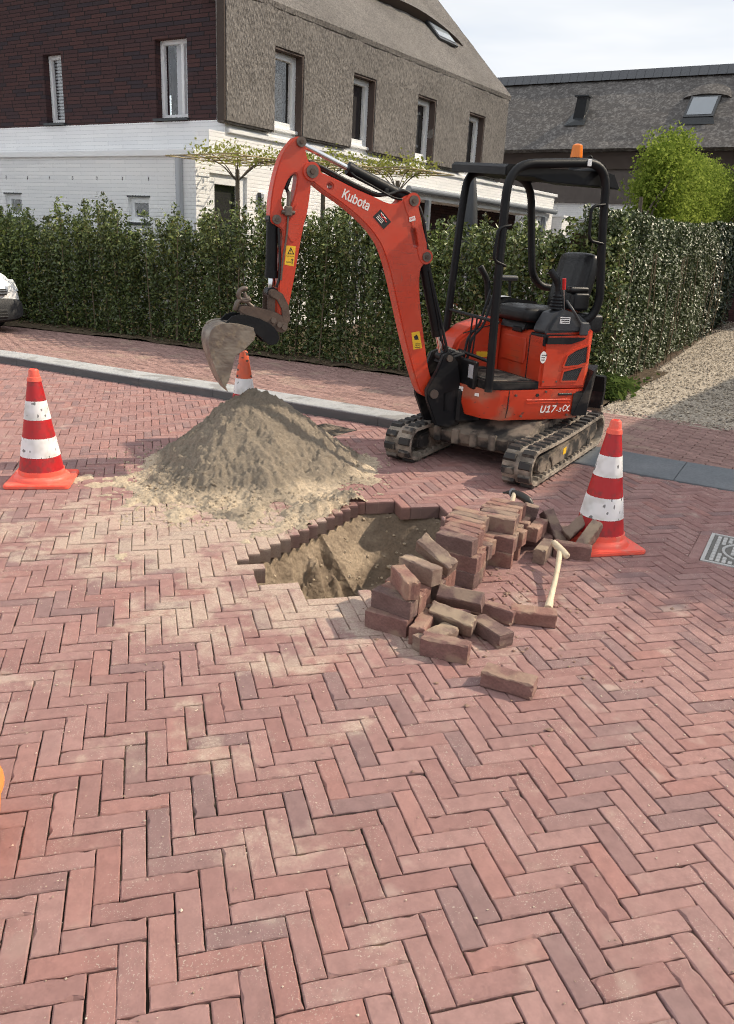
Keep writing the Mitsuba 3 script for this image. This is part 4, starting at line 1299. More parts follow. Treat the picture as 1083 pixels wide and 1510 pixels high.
bc = part(dg, 'beacon', mt(move(lathe([(0, 0.03), (0.046, 0.03), (0.045, 0.05), (0.039, 0.108), (0.034, 0.120), (0.020, 0.127), (0.0, 0.129)], 24), (-0.42, -0.02, zr(-0.4, 0) + 0.065))), 'mat_amber', smooth=40, label='orange beacon on the roof')
part(bc, 'base', mt(move(lathe([(0, -0.065), (0.050, -0.065), (0.050, 0.0), (0.052, 0.032), (0, 0.032)], 24), (-0.42, -0.02, zr(-0.4, 0) + 0.062))), 'mat_black_plastic', smooth=40)
part(rf, 'lifting_eye', mt(tube([(-0.24 + 0.022 * math.cos(t), 0.40, zr(-0.24, 0.40) + 0.075 + 0.022 * math.sin(t)) for t in np.linspace(0, 2 * PI, 15)], 0.006, 6)), 'mat_black_metal', smooth=True)
part(rf, 'clip', mt(box(-0.20, -0.165, 0.478, 0.486, 2.225, 2.27, 0.003)), 'mat_white_paint')

# seat and controls
def pillow(w, d, h, r=0.03, dome=0.02):
    m = to_tm(m3.Manifold.cube([w, d, h], True).refine(14))
    q = np.asarray(m.vertices).copy()
    u_, v_, t_ = q[:, 0] / (w / 2), q[:, 1] / (d / 2), q[:, 2] / (h / 2)
    k = (1 - np.abs(u_) ** 6) * (1 - np.abs(v_) ** 6)
    sc_ = 1 - 0.10 * np.abs(t_) ** 4
    q[:, 0] *= sc_ * (1 - 0.08 * np.abs(v_) ** 4); q[:, 1] *= sc_ * (1 - 0.08 * np.abs(u_) ** 4)
    q[:, 2] += dome * k * (t_ > 0.9) - 0.012 * (t_ > 0.9) * np.exp(-((np.abs(v_) - 0.62) / 0.08) ** 2) * k
    m.vertices = q
    return m


st = part(dg, 'seat', mt(move(pillow(0.47, 0.46, 0.11), (-0.17, 0.03, 1.165), ry=-0.04)), 'mat_seat', smooth=50, label='black padded operator seat')
bk = pillow(0.46, 0.45, 0.10, dome=0.03)
part(st, 'backrest', mt(move(bk, (-0.50, 0.03, 1.42), R=(lambda t: np.array([[0, -0, 1], [0, 1, 0], [-1, 0, 0]]) if False else np.array([[-math.sin(t), 0, math.cos(t)], [0, 1, 0], [math.cos(t), 0, math.sin(t)]]))(0.22)).apply_transform(np.eye(4))), 'mat_seat', smooth=50)
part(st, 'back_panel', mt(hull([(-0.435 - 0.19 * (z - 1.3), b, z) for z, ws in ((1.27, 0.15), (1.50, 0.15), (1.58, 0.10)) for b in (0.03 - ws, 0.03 + ws)] + [(-0.425 - 0.19 * (z - 1.3), b, z) for z, ws in ((1.29, 0.13), (1.49, 0.13), (1.56, 0.08)) for b in (0.03 - ws, 0.03 + ws)])), 'mat_seat', smooth=30)
part(st, 'suspension', mt(cham_prism(sg.Polygon([(0.02, 1.06), (0.0, 1.11), (-0.36, 1.11), (-0.40, 1.06)]), -0.16, 0.2, 0.01)), 'mat_black_plastic')
con = part(dg, 'console', mt(cham_prism(poly_round([(-0.0, 1.055), (-0.02, 1.12), (-0.07, 1.205), (-0.16, 1.235), (-0.30, 1.20), (-0.42, 1.12), (-0.42, 1.055)], 0.02), 0.26, 0.468, 0.03)), 'mat_grey_plastic', smooth=35, label='grey control console at the near side of the seat')
part(con, 'lower_shell', mt(cham_prism(poly_round([(0.0, 0.965), (0.0, 1.053), (-0.42, 1.053), (-0.36, 1.0), (-0.24, 0.965)], 0.015), 0.25, 0.472, 0.02)), 'mat_black_plastic', smooth=35)
part(con, 'sticker', mt(box(-0.20, -0.11, 0.4685, 0.470, 1.135, 1.185)), 'mat_white_print')
for k in range(3):
    part(con, 'sticker_mark', mt(box(-0.192, -0.13 + 0.01 * k, 0.4701, 0.4709, 1.143 + 0.014 * k, 1.149 + 0.014 * k)), 'mat_black_print')
bel = [(0, 1.22)]
for k in range(5):
    r = 0.062 - 0.006 * k
    bel += [(r, 1.235 + 0.023 * k), (r - 0.012, 1.248 + 0.023 * k)]
bel += [(0.026, 1.36), (0, 1.365)]
part(con, 'bellows', mt(move(lathe(bel, 20), (-0.14, 0.355, 0))), 'mat_black_plastic', smooth=20)
part(con, 'joystick', mt(tube(bend([(-0.14, 0.355, 1.34), (-0.13, 0.355, 1.43), (-0.06, 0.345, 1.51)], 0.05), [0.018, 0.019, 0.02, 0.023, 0.025, 0.026, 0.028, 0.028, 0.024][:9] if len(bend([(0, 0, 0), (1, 0, 0), (1, 1, 0)], 0.1)) == 9 else 0.022, 12)), 'mat_black_plastic', smooth=True)
part(con, 'lock_lever', mt(tube(bend([(-0.18, 0.42, 1.30), (-0.20, 0.485, 1.24), (-0.30, 0.485, 1.13)], 0.03), 0.010, 8)), 'mat_grey_plastic', smooth=True)
part(con, 'lever_pad', mt(rbox((-0.325, 0.487, 1.10), (0.075, 0.024, 0.10), 0.011)), 'mat_grey_plastic', smooth=35)
part(con, 'safety_rod', mt(tube([(-0.24, 0.33, 1.20), (-0.205, 0.335, 1.38)], 0.006, 8)), 'mat_chrome', smooth=True)
part(con, 'safety_knob', mt(tube([(-0.206, 0.335, 1.375), (-0.195, 0.336, 1.455)], 0.015, 10)), 'mat_red_plastic', smooth=30)
part(con, 'armrest', mt(rbox((-0.34, 0.32, 1.375), (0.18, 0.075, 0.05), 0.02)), 'mat_seat', smooth=35)
part(con, 'armrest_box', mt(rbox((-0.36, 0.33, 1.29), (0.14, 0.09, 0.13), 0.02)), 'mat_black_plastic', smooth=35)
fc = part(dg, 'far_console', mt(cham_prism(poly_round([(-0.0, 1.09), (0.0, 1.22), (-0.10, 1.27), (-0.40, 1.24), (-0.40, 1.09)], 0.02), -0.45, -0.27, 0.02)), 'mat_black_plastic', smooth=35)
part(fc, 'panel', mt(hull([(-0.02, -0.42, 1.268), (-0.14, -0.42, 1.275), (-0.02, -0.29, 1.268), (-0.14, -0.29, 1.275), (-0.08, -0.36, 1.255)])), 'mat_grey_paint')
part(fc, 'joystick', mt(tube(bend([(0.03, -0.36, 1.20), (0.06, -0.36, 1.40), (0.14, -0.355, 1.50)], 0.05), 0.026, 12)), 'mat_black_plastic', smooth=True)
part(fc, 'armrest', mt(rbox((-0.10, -0.34, 1.42), (0.22, 0.07, 0.045), 0.02)), 'mat_grey_plastic', smooth=35)
part(fc, 'armrest_post', mt(tube([(-0.16, -0.34, 1.25), (-0.14, -0.34, 1.41)], 0.012, 8)), 'mat_black_plastic', smooth=True)
part(dg, 'seat_bracket', mt(cat(rbox((-0.50, 0.30, 1.13), (0.14, 0.20, 0.14), 0.03))), 'mat_black_plastic', smooth=35)

# swing bracket and boom
sb = part(dg, 'swing_bracket', mt(cham_prism(sg.Polygon([(0.47, 0.36), (0.49, 0.62), (0.53, 0.80), (0.60, 0.875), (0.66, 0.85), (0.70, 0.74), (0.785, 0.585), (0.77, 0.51), (0.72, 0.40), (0.68, 0.31), (0.56, 0.29)]), -0.125, -0.075, 0.008)), 'mat_black_metal', label='black cast swing bracket at the boom foot')
part(sb, 'cheek', mt(cham_prism(sg.Polygon([(0.47, 0.36), (0.49, 0.62), (0.53, 0.80), (0.60, 0.875), (0.66, 0.85), (0.70, 0.74), (0.785, 0.585), (0.77, 0.51), (0.72, 0.40), (0.68, 0.31), (0.56, 0.29)]).difference(sg.Polygon([(0.53, 0.42), (0.54, 0.58), (0.63, 0.56), (0.62, 0.42)])), 0.075, 0.125, 0.008)), 'mat_black_metal')
part(sb, 'hub', mt(lathe([(0, 0.30), (0.11, 0.30), (0.12, 0.34), (0.12, 0.58), (0.10, 0.62), (0, 0.62)], 24).apply_translation((0.53, 0, 0))), 'mat_black_metal', smooth=30)
part(sb, 'mount', mt(box(0.30, 0.52, -0.16, 0.16, 0.33, 0.60, 0.02)), 'mat_black_metal')
for k in range(4):
    part(sb, 'hose', mt(tube([(0.585 + 0.02 * math.cos(t), 0.09 * math.sin(t), 0.44 + 0.03 * k) for t in np.linspace(-0.2, PI + 0.2, 12)], 0.013, 8)), 'mat_rubber_hose', smooth=True)
part(sb, 'pin', mt(cyl((0.722, -0.14, 0.559), (0.722, 0.14, 0.559), 0.035, 18)), 'mat_pin_steel', smooth=30)
part(sb, 'pin', mt(cyl((0.612, -0.14, 0.83), (0.612, 0.14, 0.83), 0.025, 18)), 'mat_pin_steel', smooth=30)

BOOM = [(0.831, 0.599), (0.953, 0.925), (1.039, 1.194), (1.121, 1.453), (1.196, 1.624), (1.291, 1.728), (1.4, 1.813), (1.523, 1.888), (1.626, 1.94), (1.719, 1.999), (1.764, 2.017), (1.789, 2.058), (1.779, 2.09), (1.738, 2.101), (1.68, 2.071), (1.563, 2.035), (1.391, 1.974), (1.286, 1.944), (1.16, 1.901), (1.089, 1.906), (1.056, 1.949), (1.012, 1.972), (0.967, 1.966), (0.932, 1.926), (0.912, 1.858), (0.881, 1.766), (0.84, 1.657), (0.822, 1.553), (0.846, 1.509), (0.876, 1.475), (0.878, 1.364), (0.845, 1.148), (0.801, 0.96), (0.754, 0.75), (0.690, 0.607), (0.685, 0.549), (0.722, 0.515), (0.775, 0.53)]


def smoothed(pts, r=0.02, it=2):
    p = np.array(pts)
    for _ in range(it):
        a, b = p, np.roll(p, -1, 0)
        p = np.stack([0.78 * a + 0.22 * b, 0.22 * a + 0.78 * b], 1).reshape(-1, 2)
    return sg.Polygon(p)


slot = sg.LineString([(0.955, 1.735), (0.927, 1.635)]).buffer(0.018)
bm_poly = smoothed(BOOM)
bm = part(dg, 'boom', mt(cham_prism(bm_poly.difference(slot).difference(sg.Point(1.60, 1.985).buffer(0.02)), -0.06, 0.06, 0.009)), 'mat_orange', label='orange arched boom')
# raised cheek plate round the cylinder bracket
part(bm, 'bracket_plate', mt(cham_prism(sg.Polygon([(1.05, 1.93), (1.012, 1.965), (0.97, 1.96), (0.937, 1.922), (0.917, 1.855), (0.886, 1.763), (0.846, 1.657), (0.83, 1.553), (0.862, 1.515), (0.90, 1.55), (0.93, 1.66), (0.985, 1.80), (1.03, 1.87)]).difference(slot), 0.059, 0.068, 0.004)), 'mat_orange', smooth=20)
for nm, (a, z), r, w in (('pin', (1.734, 2.066), 0.042, 0.085), ('pin', (0.972, 1.933), 0.036, 0.08), ('pin', (0.84, 1.559), 0.034, 0.08)):
    part(bm, nm, mt(cyl((a, -w, z), (a, w, z), r, 20)), 'mat_pin_steel', smooth=30)
    part(bm, 'pin_boss', mt(cyl((a, -w + 0.012, z), (a, w - 0.012, z), r + 0.018, 24)), 'mat_orange', smooth=30)
    part(bm, 'pin_bolt', mt(cyl((a, w, z), (a, w + 0.012, z), r * 0.45, 6)), 'mat_rusty_steel')
kb = meshkit.text_mesh('Kubota', 0.060, 0.0015, bold=True)
kb.vertices = np.asarray(kb.vertices) * [0.80, 1, 1]
part(bm, 'brand_lettering', mt(side_text(kb, 1.520, 0.0605, 1.921, -math.atan2(0.076, 0.211))), 'mat_white_print', label='white brand lettering on the boom')
bs = part(bm, 'dealer_sticker', mt(prism(sg.Polygon([(1.22, 1.862), (1.134, 1.783), (1.188, 1.731), (1.275, 1.809)]), 0.0602, 0.062)), 'mat_black_print', label='black dealer sticker')
for k in range(5):
    w = 0.15 + 0.16 * k
    pa, pb = np.array([1.208, 1.847]) * (1 - w) + np.array([1.262, 1.797]) * w, np.array([1.146, 1.790]) * (1 - w) + np.array([1.198, 1.742]) * w
    if k == 1:
        part(bs, 'red_script', mt(tube([(pa[0] * (1 - t) + pb[0] * t, 0.0625, pa[1] * (1 - t) + pb[1] * t + 0.006 * math.sin(14 * t)) for t in np.linspace(0.1, 0.9, 16)], 0.0035, 5)), 'mat_red_plastic')
    else:
        part(bs, 'print_line', mt(tube([(pa[0], 0.0622, pa[1]), (pa[0] * 0.3 + pb[0] * 0.7, 0.0622, pa[1] * 0.3 + pb[1] * 0.7)], 0.0022, 4)), 'mat_white_print')
ys = part(bm, 'warning_sticker', mt(prism(sg.Polygon([(0.916, 1.014), (0.85, 1.025), (0.818, 0.9), (0.89, 0.888)]), 0.0602, 0.0615)), 'mat_yellow_print', label='yellow warning sticker low on the boom')
part(ys, 'symbol', mt(prism(sg.Polygon([(0.885, 0.96), (0.895, 0.985), (0.872, 1.0), (0.860, 0.985), (0.852, 0.962)]), 0.0616, 0.0622)), 'mat_black_print')
for k in range(3):
    part(ys, 'print_line', mt(box(0.836, 0.88, 0.0616, 0.0622, 0.900 + 0.014 * k, 0.905 + 0.014 * k)), 'mat_black_print')
ws = part(bm, 'white_sticker', mt(prism(sg.Polygon([(1.0, 1.818), (0.955, 1.834), (0.948, 1.805), (0.995, 1.791)]), 0.0685, 0.070)), 'mat_white_print')
part(ws, 'letters', mt(side_text(meshkit.text_mesh('CHT', 0.014, 0.0008, bold=True), 0.993, 0.0701, 1.800, 0.3)), 'mat_red_plastic')
for k, off in enumerate((0.03, -0.03)):
    part(bm, 'hose', mt(tube(bend([(0.56, off, 0.80), (0.66, off, 1.10), (0.80, off, 1.50), (0.88, off * 1.5, 1.86), (1.02, off * 1.5, 2.02), (1.20, off * 1.5, 1.94), (1.45, off * 1.5, 2.02), (1.65, off * 1.4, 2.10), (1.78, off, 2.14), (1.86, off, 2.06), (1.90, off, 1.95)], 0.1), 0.012, 8)), 'mat_rubber_hose', smooth=True)


def cylinder(parent, p0, p1, pm, rb, rr, nm):
    p0, p1 = np.array([p0[0], 0.0, p0[1]]), np.array([p1[0], 0.0, p1[1]])
    d = (p1 - p0) / np.linalg.norm(p1 - p0)
    m = p0 + d * pm
    k = part(dg, nm, mt(tube([p0 + d * 0.02, p0 + d * 0.021, m - d * 0.05, m - d * 0.049, m], [rb * 0.7, rb, rb, rb * 1.12, rb * 1.12], 20)), 'mat_black_metal', smooth=40)
    part(k, 'rod', mt(tube([m, p1], rr, 16)), 'mat_chrome', smooth=True)
    for q, mat in ((p0, 'mat_black_metal'), (p1, 'mat_black_metal')):
        part(k, 'eye', mt(cyl(q - [0, 0.045, 0], q + [0, 0.045, 0], rb * 0.95, 18)), mat, smooth=30)
    return k


ac = cylinder(dg, (0.985, 1.945), (1.812, 2.240), 0.50, 0.040, 0.019, 'arm_cylinder')
part(ac, 'feed_pipe', mt(tube(bend([(1.03, 0.045, 1.935), (1.12, 0.055, 1.94), (1.42, 0.05, 2.06), (1.45, 0.03, 2.09)], 0.04), 0.008, 8)), 'mat_black_metal', smooth=True)
part(ac, 'clamp', mt(box(1.16, 1.19, 0.02, 0.055, 1.955, 2.0, 0.005)), 'mat_black_metal')
lc = cylinder(dg, (0.84, 1.559), (0.612, 0.83), 0.60, 0.042, 0.021, 'boom_cylinder')
part(lc, 'feed_pipe', mt(tube([(0.80, 0.045, 1.46), (0.69, 0.05, 1.10), (0.655, 0.05, 0.95)], 0.008, 8)), 'mat_black_metal', smooth=True)

ARM = [(1.87, 2.248), (1.847, 2.271), (1.808, 2.272), (1.783, 2.242), (1.773, 2.166), (1.733, 2.084), (1.732, 1.998), (1.741, 1.896), (1.757, 1.792), (1.777, 1.732), (1.799, 1.611), (1.828, 1.428), (1.865, 1.225), (1.891, 1.083), (1.92, 1.035), (1.951, 1.05), (1.953, 1.177), (1.95, 1.332), (1.941, 1.499), (1.918, 1.68), (1.972, 1.714), (2.009, 1.726), (2.017, 1.791), (2.007, 1.907), (1.977, 2.051), (1.932, 2.173)]
AH = [(1.939, 1.847), (1.932, 1.912), (1.897, 2.007), (1.85, 2.051), (1.829, 2.037), (1.84, 1.947), (1.873, 1.836), (1.909, 1.805)]
am = part(dg, 'arm', mt(cham_prism(smoothed(ARM).difference(smoothed(AH, it=3)), -0.055, 0.055, 0.008)), 'mat_orange', label='orange dipper arm with a long opening near its top')
part(am, 'raised_plate', mt(cham_prism(smoothed([(1.80, 1.66), (1.785, 1.80), (1.80, 1.86), (1.84, 1.86), (1.865, 1.78), (1.905, 1.72), (1.90, 1.66), (1.86, 1.60)]), 0.054, 0.063, 0.004)), 'mat_orange', smooth=20)
for (a, z), r in (((1.812, 2.24), 0.032), ((1.972, 1.751), 0.030), ((1.912, 1.055), 0.026)):
    part(am, 'pin', mt(cyl((a, -0.075, z), (a, 0.075, z), r, 18)), 'mat_pin_steel', smooth=30)
    part(am, 'pin_bolt', mt(cyl((a, 0.075, z), (a, 0.085, z), r * 0.45, 6)), 'mat_rusty_steel')
ws = part(am, 'warning_sticker', mt(prism(sg.Polygon([(1.899, 1.588), (1.832, 1.587), (1.845, 1.455), (1.911, 1.463)]), 0.0552, 0.0565)), 'mat_yellow_print', label='yellow warning sticker with a triangle on the arm')
tri_o = sg.Polygon([(1.868, 1.580), (1.842, 1.532), (1.892, 1.532)])
part(ws, 'triangle', mt(prism(tri_o.difference(tri_o.buffer(-0.006)), 0.0566, 0.0572)), 'mat_black_print')
part(ws, 'exclamation', mt(cat(box(1.8655, 1.8705, 0.0566, 0.0572, 1.545, 1.562), box(1.8655, 1.8705, 0.0566, 0.0572, 1.537, 1.541))), 'mat_black_print')
part(ws, 'pictogram', mt(cat(box(1.853, 1.860, 0.0566, 0.0572, 1.468, 1.505), box(1.865, 1.90, 0.0566, 0.0572, 1.478, 1.484), box(1.848, 1.866, 0.0566, 0.0572, 1.494, 1.499))), 'mat_black_print')
part(ws, 'divider', mt(box(1.842, 1.902, 0.0566, 0.0572, 1.519, 1.522)), 'mat_black_print')
part(am, 'hose', mt(tube(bend([(1.90, 0.0, 1.98), (1.875, 0.03, 1.90), (1.885, 0.05, 1.82), (1.895, 0.065, 1.78)], 0.04), 0.012, 8)), 'mat_rubber_hose', smooth=True)
part(am, 'valve', mt(cat(box(1.87, 1.92, 0.05, 0.09, 1.775, 1.84, 0.008), cyl((1.85, 0.07, 1.80), (1.94, 0.07, 1.80), 0.013, 10), cyl((1.895, 0.07, 1.84), (1.885, 0.06, 1.93), 0.014, 10))), 'mat_pin_steel', smooth=30)
part(am, 'pipe', mt(tube(bend([(1.895, 0.07, 1.78), (1.90, 0.068, 1.66), (1.925, 0.065, 1.50), (1.935, 0.06, 1.36)], 0.05), 0.007, 8)), 'mat_pin_steel', smooth=True)
bc2 = cylinder(dg, (1.985, 1.751), (1.990, 1.272), 0.38, 0.040, 0.020, 'bucket_cylinder')
for b in (-0.055, 0.048):
    part(bc2, 'hose', mt(tube(bend([(1.955, b, 1.70), (1.94, b, 1.50), (1.945, b, 1.36), (1.965, b, 1.31)], 0.04), 0.009, 8)), 'mat_rubber_hose', smooth=True)

# linkage, quick coupler and bucket
for b in (-0.075, 0.058):
    part(dg, 'link', mt(cham_prism(sg.LineString([(1.990, 1.272), (1.945, 1.25), (1.905, 1.18), (1.895, 1.10)]).buffer(0.028, quad_segs=6), b, b + 0.018, 0.004)), 'mat_rusty_steel', smooth=20)
    part(dg, 'link', mt(cham_prism(sg.LineString([(1.995, 1.272), (2.00, 1.12)]).buffer(0.027, quad_segs=6), b - 0.02, b - 0.003, 0.004)), 'mat_rusty_steel', smooth=20)
cp = part(dg, 'coupler', mt(cham_prism(smoothed([(1.88, 1.085), (1.885, 1.02), (1.94, 1.0), (2.02, 1.045), (2.10, 1.10), (2.20, 1.125), (2.235, 1.15), (2.21, 1.185), (2.10, 1.175), (1.98, 1.15), (1.90, 1.11)], it=1), 0.045, 0.075, 0.005)), 'mat_rusty_steel', label='rusty brown quick coupler plates')
part(cp, 'plate', mt(cham_prism(smoothed([(1.88, 1.085), (1.885, 1.02), (1.94, 1.0), (2.02, 1.045), (2.10, 1.10), (2.20, 1.125), (2.235, 1.15), (2.21, 1.185), (2.10, 1.175), (1.98, 1.15), (1.90, 1.11)], it=1), -0.075, -0.045, 0.005)), 'mat_rusty_steel')
part(cp, 'core', mt(box(1.96, 2.20, -0.045, 0.045, 1.09, 1.15, 0.01)), 'mat_rusty_steel')
for a, z in ((1.912, 1.044), (1.947, 1.062), (1.99, 1.091)):
    part(cp, 'pin', mt(cyl((a, -0.09, z), (a, 0.09, z), 0.019, 14)), 'mat_pin_steel', smooth=30)
part(cp, 'lock_lever', mt(tube(bend([(2.10, 0.04, 1.16), (2.165, 0.045, 1.20), (2.19, 0.05, 1.27)], 0.03), 0.014, 8)), 'mat_pin_steel', smooth=True)
part(cp, 'lifting_hook', mt(tube([(2.185 + 0.042 * math.cos(t), 0.045, 1.255 + 0.042 * math.sin(t)) for t in np.linspace(-2.6, 2.0, 16)], 0.017, 8)), 'mat_pin_steel', smooth=True)
part(cp, 'hook_shank', mt(tube(bend([(2.15, 0.045, 1.235), (2.235, 0.045, 1.215), (2.255, 0.045, 1.15)], 0.03), 0.017, 8)), 'mat_pin_steel', smooth=True)
W = 0.135
outer = [(2.144, 1.031), (2.233, 1.055), (2.316, 1.063), (2.385, 1.053), (2.430, 1.015), (2.443, 0.948), (2.430, 0.872), (2.410, 0.808), (2.388, 0.744), (2.342, 0.648)]
po = np.array(bend([(a, 0, z) for a, z in outer], 0.06, 5))[:, [0, 2]]
inn = sg.LineString(po).buffer(0.012, cap_style=2)
bk = part(dg, 'bucket', mt(prism(inn, -W, W)), 'mat_bucket', smooth=35, label='worn grey steel bucket hanging over the sand heap')
sp = sg.Polygon([tuple(q) for q in po] + [(2.318, 0.682), (2.271, 0.853), (2.214, 0.89), (2.139, 0.963), (2.13, 0.999)])
for b in (-W - 0.001, W - 0.015):
    part(bk, 'side_plate', mt(cham_prism(sp, b, b + 0.016, 0.003)), 'mat_bucket')
part(bk, 'cutting_edge', mt(hull([(2.365, -W - 0.004, 0.705), (2.378, -W - 0.004, 0.70), (2.365, W + 0.004, 0.705), (2.378, W + 0.004, 0.70), (2.322, -W - 0.004, 0.605), (2.322, W + 0.004, 0.605)])), 'mat_bucket')
for b in (-0.105, 0.082):
    part(bk, 'ear', mt(cham_prism(smoothed([(1.95, 0.99), (1.96, 0.935), (2.02, 0.918), (2.06, 0.955), (2.13, 1.01), (2.34, 1.06), (2.27, 1.13), (2.12, 1.115), (2.0, 1.06)], it=1), b, b + 0.02, 0.003)), 'mat_black_metal')
part(bk, 'back_plate', mt(hull([(2.10, -0.10, 1.005), (2.14, -0.10, 1.055), (2.33, -0.12, 1.075), (2.33, -0.12, 1.06), (2.10, 0.10, 1.005), (2.14, 0.10, 1.055), (2.33, 0.12, 1.075), (2.33, 0.12, 1.06)])), 'mat_black_metal')
part(bk, 'ear_pin', mt(cyl((2.0, -0.10, 0.972), (2.0, 0.10, 0.972), 0.024, 14)), 'mat_pin_steel', smooth=30)
part(bk, 'wear_strip', mt(prism(sg.LineString([(a, z) for a, z in po[8:20]]).buffer(0.018, cap_style=2), -W - 0.003, -W + 0.04)), 'mat_bucket')
# ---------------------------------------------------------------- sand heap
hx = np.arange(-2.45, 0.62, 0.0105); hy = np.arange(3.35, 6.75, 0.0105)
HX, HY = np.meshgrid(hx, hy, indexing='ij')


def heap_z(X, Y):
    dx, dy = X + 0.87, Y - 5.70
    th = np.arctan2(dy, dx)
    lob = 1 + 0.10 * np.sin(2 * th + 0.6) + 0.06 * np.sin(3 * th + 1.0)
    r = np.hypot(dx / 0.84, dy / 0.97) / lob
    r = np.sqrt(r * r + 0.003)
    n = wr(X, Y, 0, 4.5, 4, 21) - 0.5
    n2 = wr(X, Y, 2, 22, 3, 22) - 0.5
    n3 = wr(X, Y, 5, 60, 2, 23) - 0.5
    h = 0.635 - 0.70 * r + 0.14 * n * np.clip(r * 3, 0, 1)
    h = np.where(h > 0.07, h, 0.07 * np.exp((np.minimum(h, 0.07) - 0.07) / 0.07)) - 0.004
    g = lambda cx, cy, sx, sy: np.exp(-((X - cx) / sx) ** 2 - ((Y - cy) / sy) ** 2)
    sp = 0.040 * g(-1.35, 4.75, 0.36, 0.26) + 0.040 * g(-0.80, 4.62, 0.45, 0.24) + 0.024 * g(-1.18, 3.82, 0.24, 0.13) + 0.035 * g(-0.35, 4.95, 0.32, 0.25) + 0.02 * g(0.0, 5.45, 0.25, 0.2) + 0.03 * g(-1.7, 5.15, 0.5, 0.18) + 0.03 * g(-0.58, 4.20, 0.16, 0.14) + 0.05 * g(-0.42, 4.52, 0.16, 0.15) + 0.06 * g(-0.24, 4.80, 0.15, 0.16) + 0.05 * g(0.0, 5.10, 0.16, 0.12) + 0.05 * g(-0.14, 4.98, 0.12, 0.12) + 0.015 * g(-0.1, 6.0, 0.25, 0.25)
    patch = np.clip((wr(X, Y, 7, 7, 4, 24) - 0.40 + 0.10 * np.exp(-((X + 0.75) / 0.5) ** 2 - ((Y - 4.68) / 0.25) ** 2)) * 3.2, 0, 1.1)
    lump = np.clip(wr(X, Y, 9, 40, 2, 25) - 0.60, 0, 1) * (h > 0.03)
    n4 = wr(X, Y, 8, 110, 2, 29) - 0.5
    z = h + sp * patch + 0.05 * n2 * np.clip((h + sp) * 12, 0, 1) + 0.018 * n4 * np.clip((h + sp) * 18, 0, 1) + 0.030 * n3 * np.clip((h + sp) * 18, 0.1, 1) + 0.10 * lump * np.clip((h + sp) * 14, 0, 0.6) - 0.010
    return z


HZ = heap_z(HX, HY)
ix = np.clip(((HX - gx[0]) / 0.01).round().astype(int), 0, len(gx) - 1); iy = np.clip(((HY - gy[0]) / 0.01).round().astype(int), 0, len(gy) - 1)
in_bed = (HX > gx[0]) & (HX < gx[-1]) & (HY > gy[0]) & (HY < gy[-1])
over_hole = in_bed & mask[ix, iy]
HZ = np.where(over_hole, -0.05, HZ)
full = grid_mesh(HX, HY, HZ)
fz = np.asarray(full.vertices)[np.asarray(full.faces)]
keep = (fz[:, :, 2].max(1) > 0.002) & (fz[:, :, 2].min(1) > -0.03)
cen = fz.mean(1)
r_ = np.hypot(cen[:, 0] + 0.88, cen[:, 1] - 5.70)
for nm, sel in (('heap', keep & (r_ < 0.92)), ('spill', keep & (r_ >= 0.92))):
    m = trimesh.Trimesh(full.vertices, np.asarray(full.faces)[sel], process=False)
    m.remove_unreferenced_vertices()
    if nm == 'heap':
        solo('sand_heap', m, 'mat_sand', 'cone shaped heap of dug sand on the brick street behind the hole', 'sand heap', smooth=True)
    else:
        solo('spilled_sand', m, 'mat_sand', 'thin spread of loose pale sand over the bricks round the heap and the hole', 'sand', kind='stuff', smooth=True)

# crumbs and clods of sand round the heap and in the hole
rc_ = np.random.default_rng(15)
ico = trimesh.creation.icosphere(subdivisions=1)
iv, if_ = np.asarray(ico.vertices), np.asarray(ico.faces)
cl = []
for q in range(1500):
    a_, d_ = rc_.uniform(0, 2 * PI), abs(rc_.normal(0, 0.22))
    x, y = -0.88 + (0.70 + d_) * math.cos(a_), 5.70 + (0.72 + d_) * math.sin(a_)
    if rc_.random() < 0.35:
        x, y = rc_.uniform(-1.5, -0.1), rc_.uniform(4.3, 5.0)
    i_, j_ = int(round((x - hx[0]) / 0.0105)), int(round((y - hy[0]) / 0.0105))
    if not (0 <= i_ < HZ.shape[0] and 0 <= j_ < HZ.shape[1]) or HZ[i_, j_] < -0.03:
        continue
    cl.append((x, y, max(HZ[i_, j_], 0.0), rc_.uniform(0.003, 0.008) * (2.0 if rc_.random() < 0.08 else 1)))
for q in range(1300):
    i_, j_ = rc_.integers(0, len(gx)), rc_.integers(0, len(gy))
    if mask[i_, j_]:
        cl.append((gx[i_], gy[j_], ZB[i_, j_], rc_.uniform(0.004, 0.012) * (2.2 if rc_.random() < 0.08 else 1)))
cl = np.array(cl); n = len(cl)
v = iv[None] * cl[:, 3][:, None, None] * rc_.uniform(0.7, 1.25, (n, len(iv), 1)) * np.array([1, 1, 0.75]) + (cl[:, :3] + [0, 0, 0.001])[:, None]
solo('sand_clods', trimesh.Trimesh(v.reshape(-1, 3), (if_[None] + len(iv) * np.arange(n)[:, None, None]).reshape(-1, 3), process=False), 'mat_sand', 'crumbs and small clods of sand round the heap and down the hole', 'sand', kind='stuff')

# ---------------------------------------------------------------- cones
def c_conered(p, n, uv):
    f = fbm(p.x * 30.0, p.y * 30.0, p.z * 18.0, 3)
    return mix((0.44, 0.016, 0.020), (0.30, 0.03, 0.03), smoothstep(0.5, 0.75, f))


def c_conewhite(p, n, uv):
    f = noise(p.x * 55.0, p.y * 55.0, p.z * 26.0)
    g = fbm(p.x * 12.0, p.y * 12.0, p.z * 12.0, 3)
    c = mix((0.80, 0.80, 0.80), (0.60, 0.59, 0.57), smoothstep(0.4, 0.75, g))
    return mix(c, (0.10, 0.10, 0.10), smoothstep(0.80, 0.86, f) * 0.85)


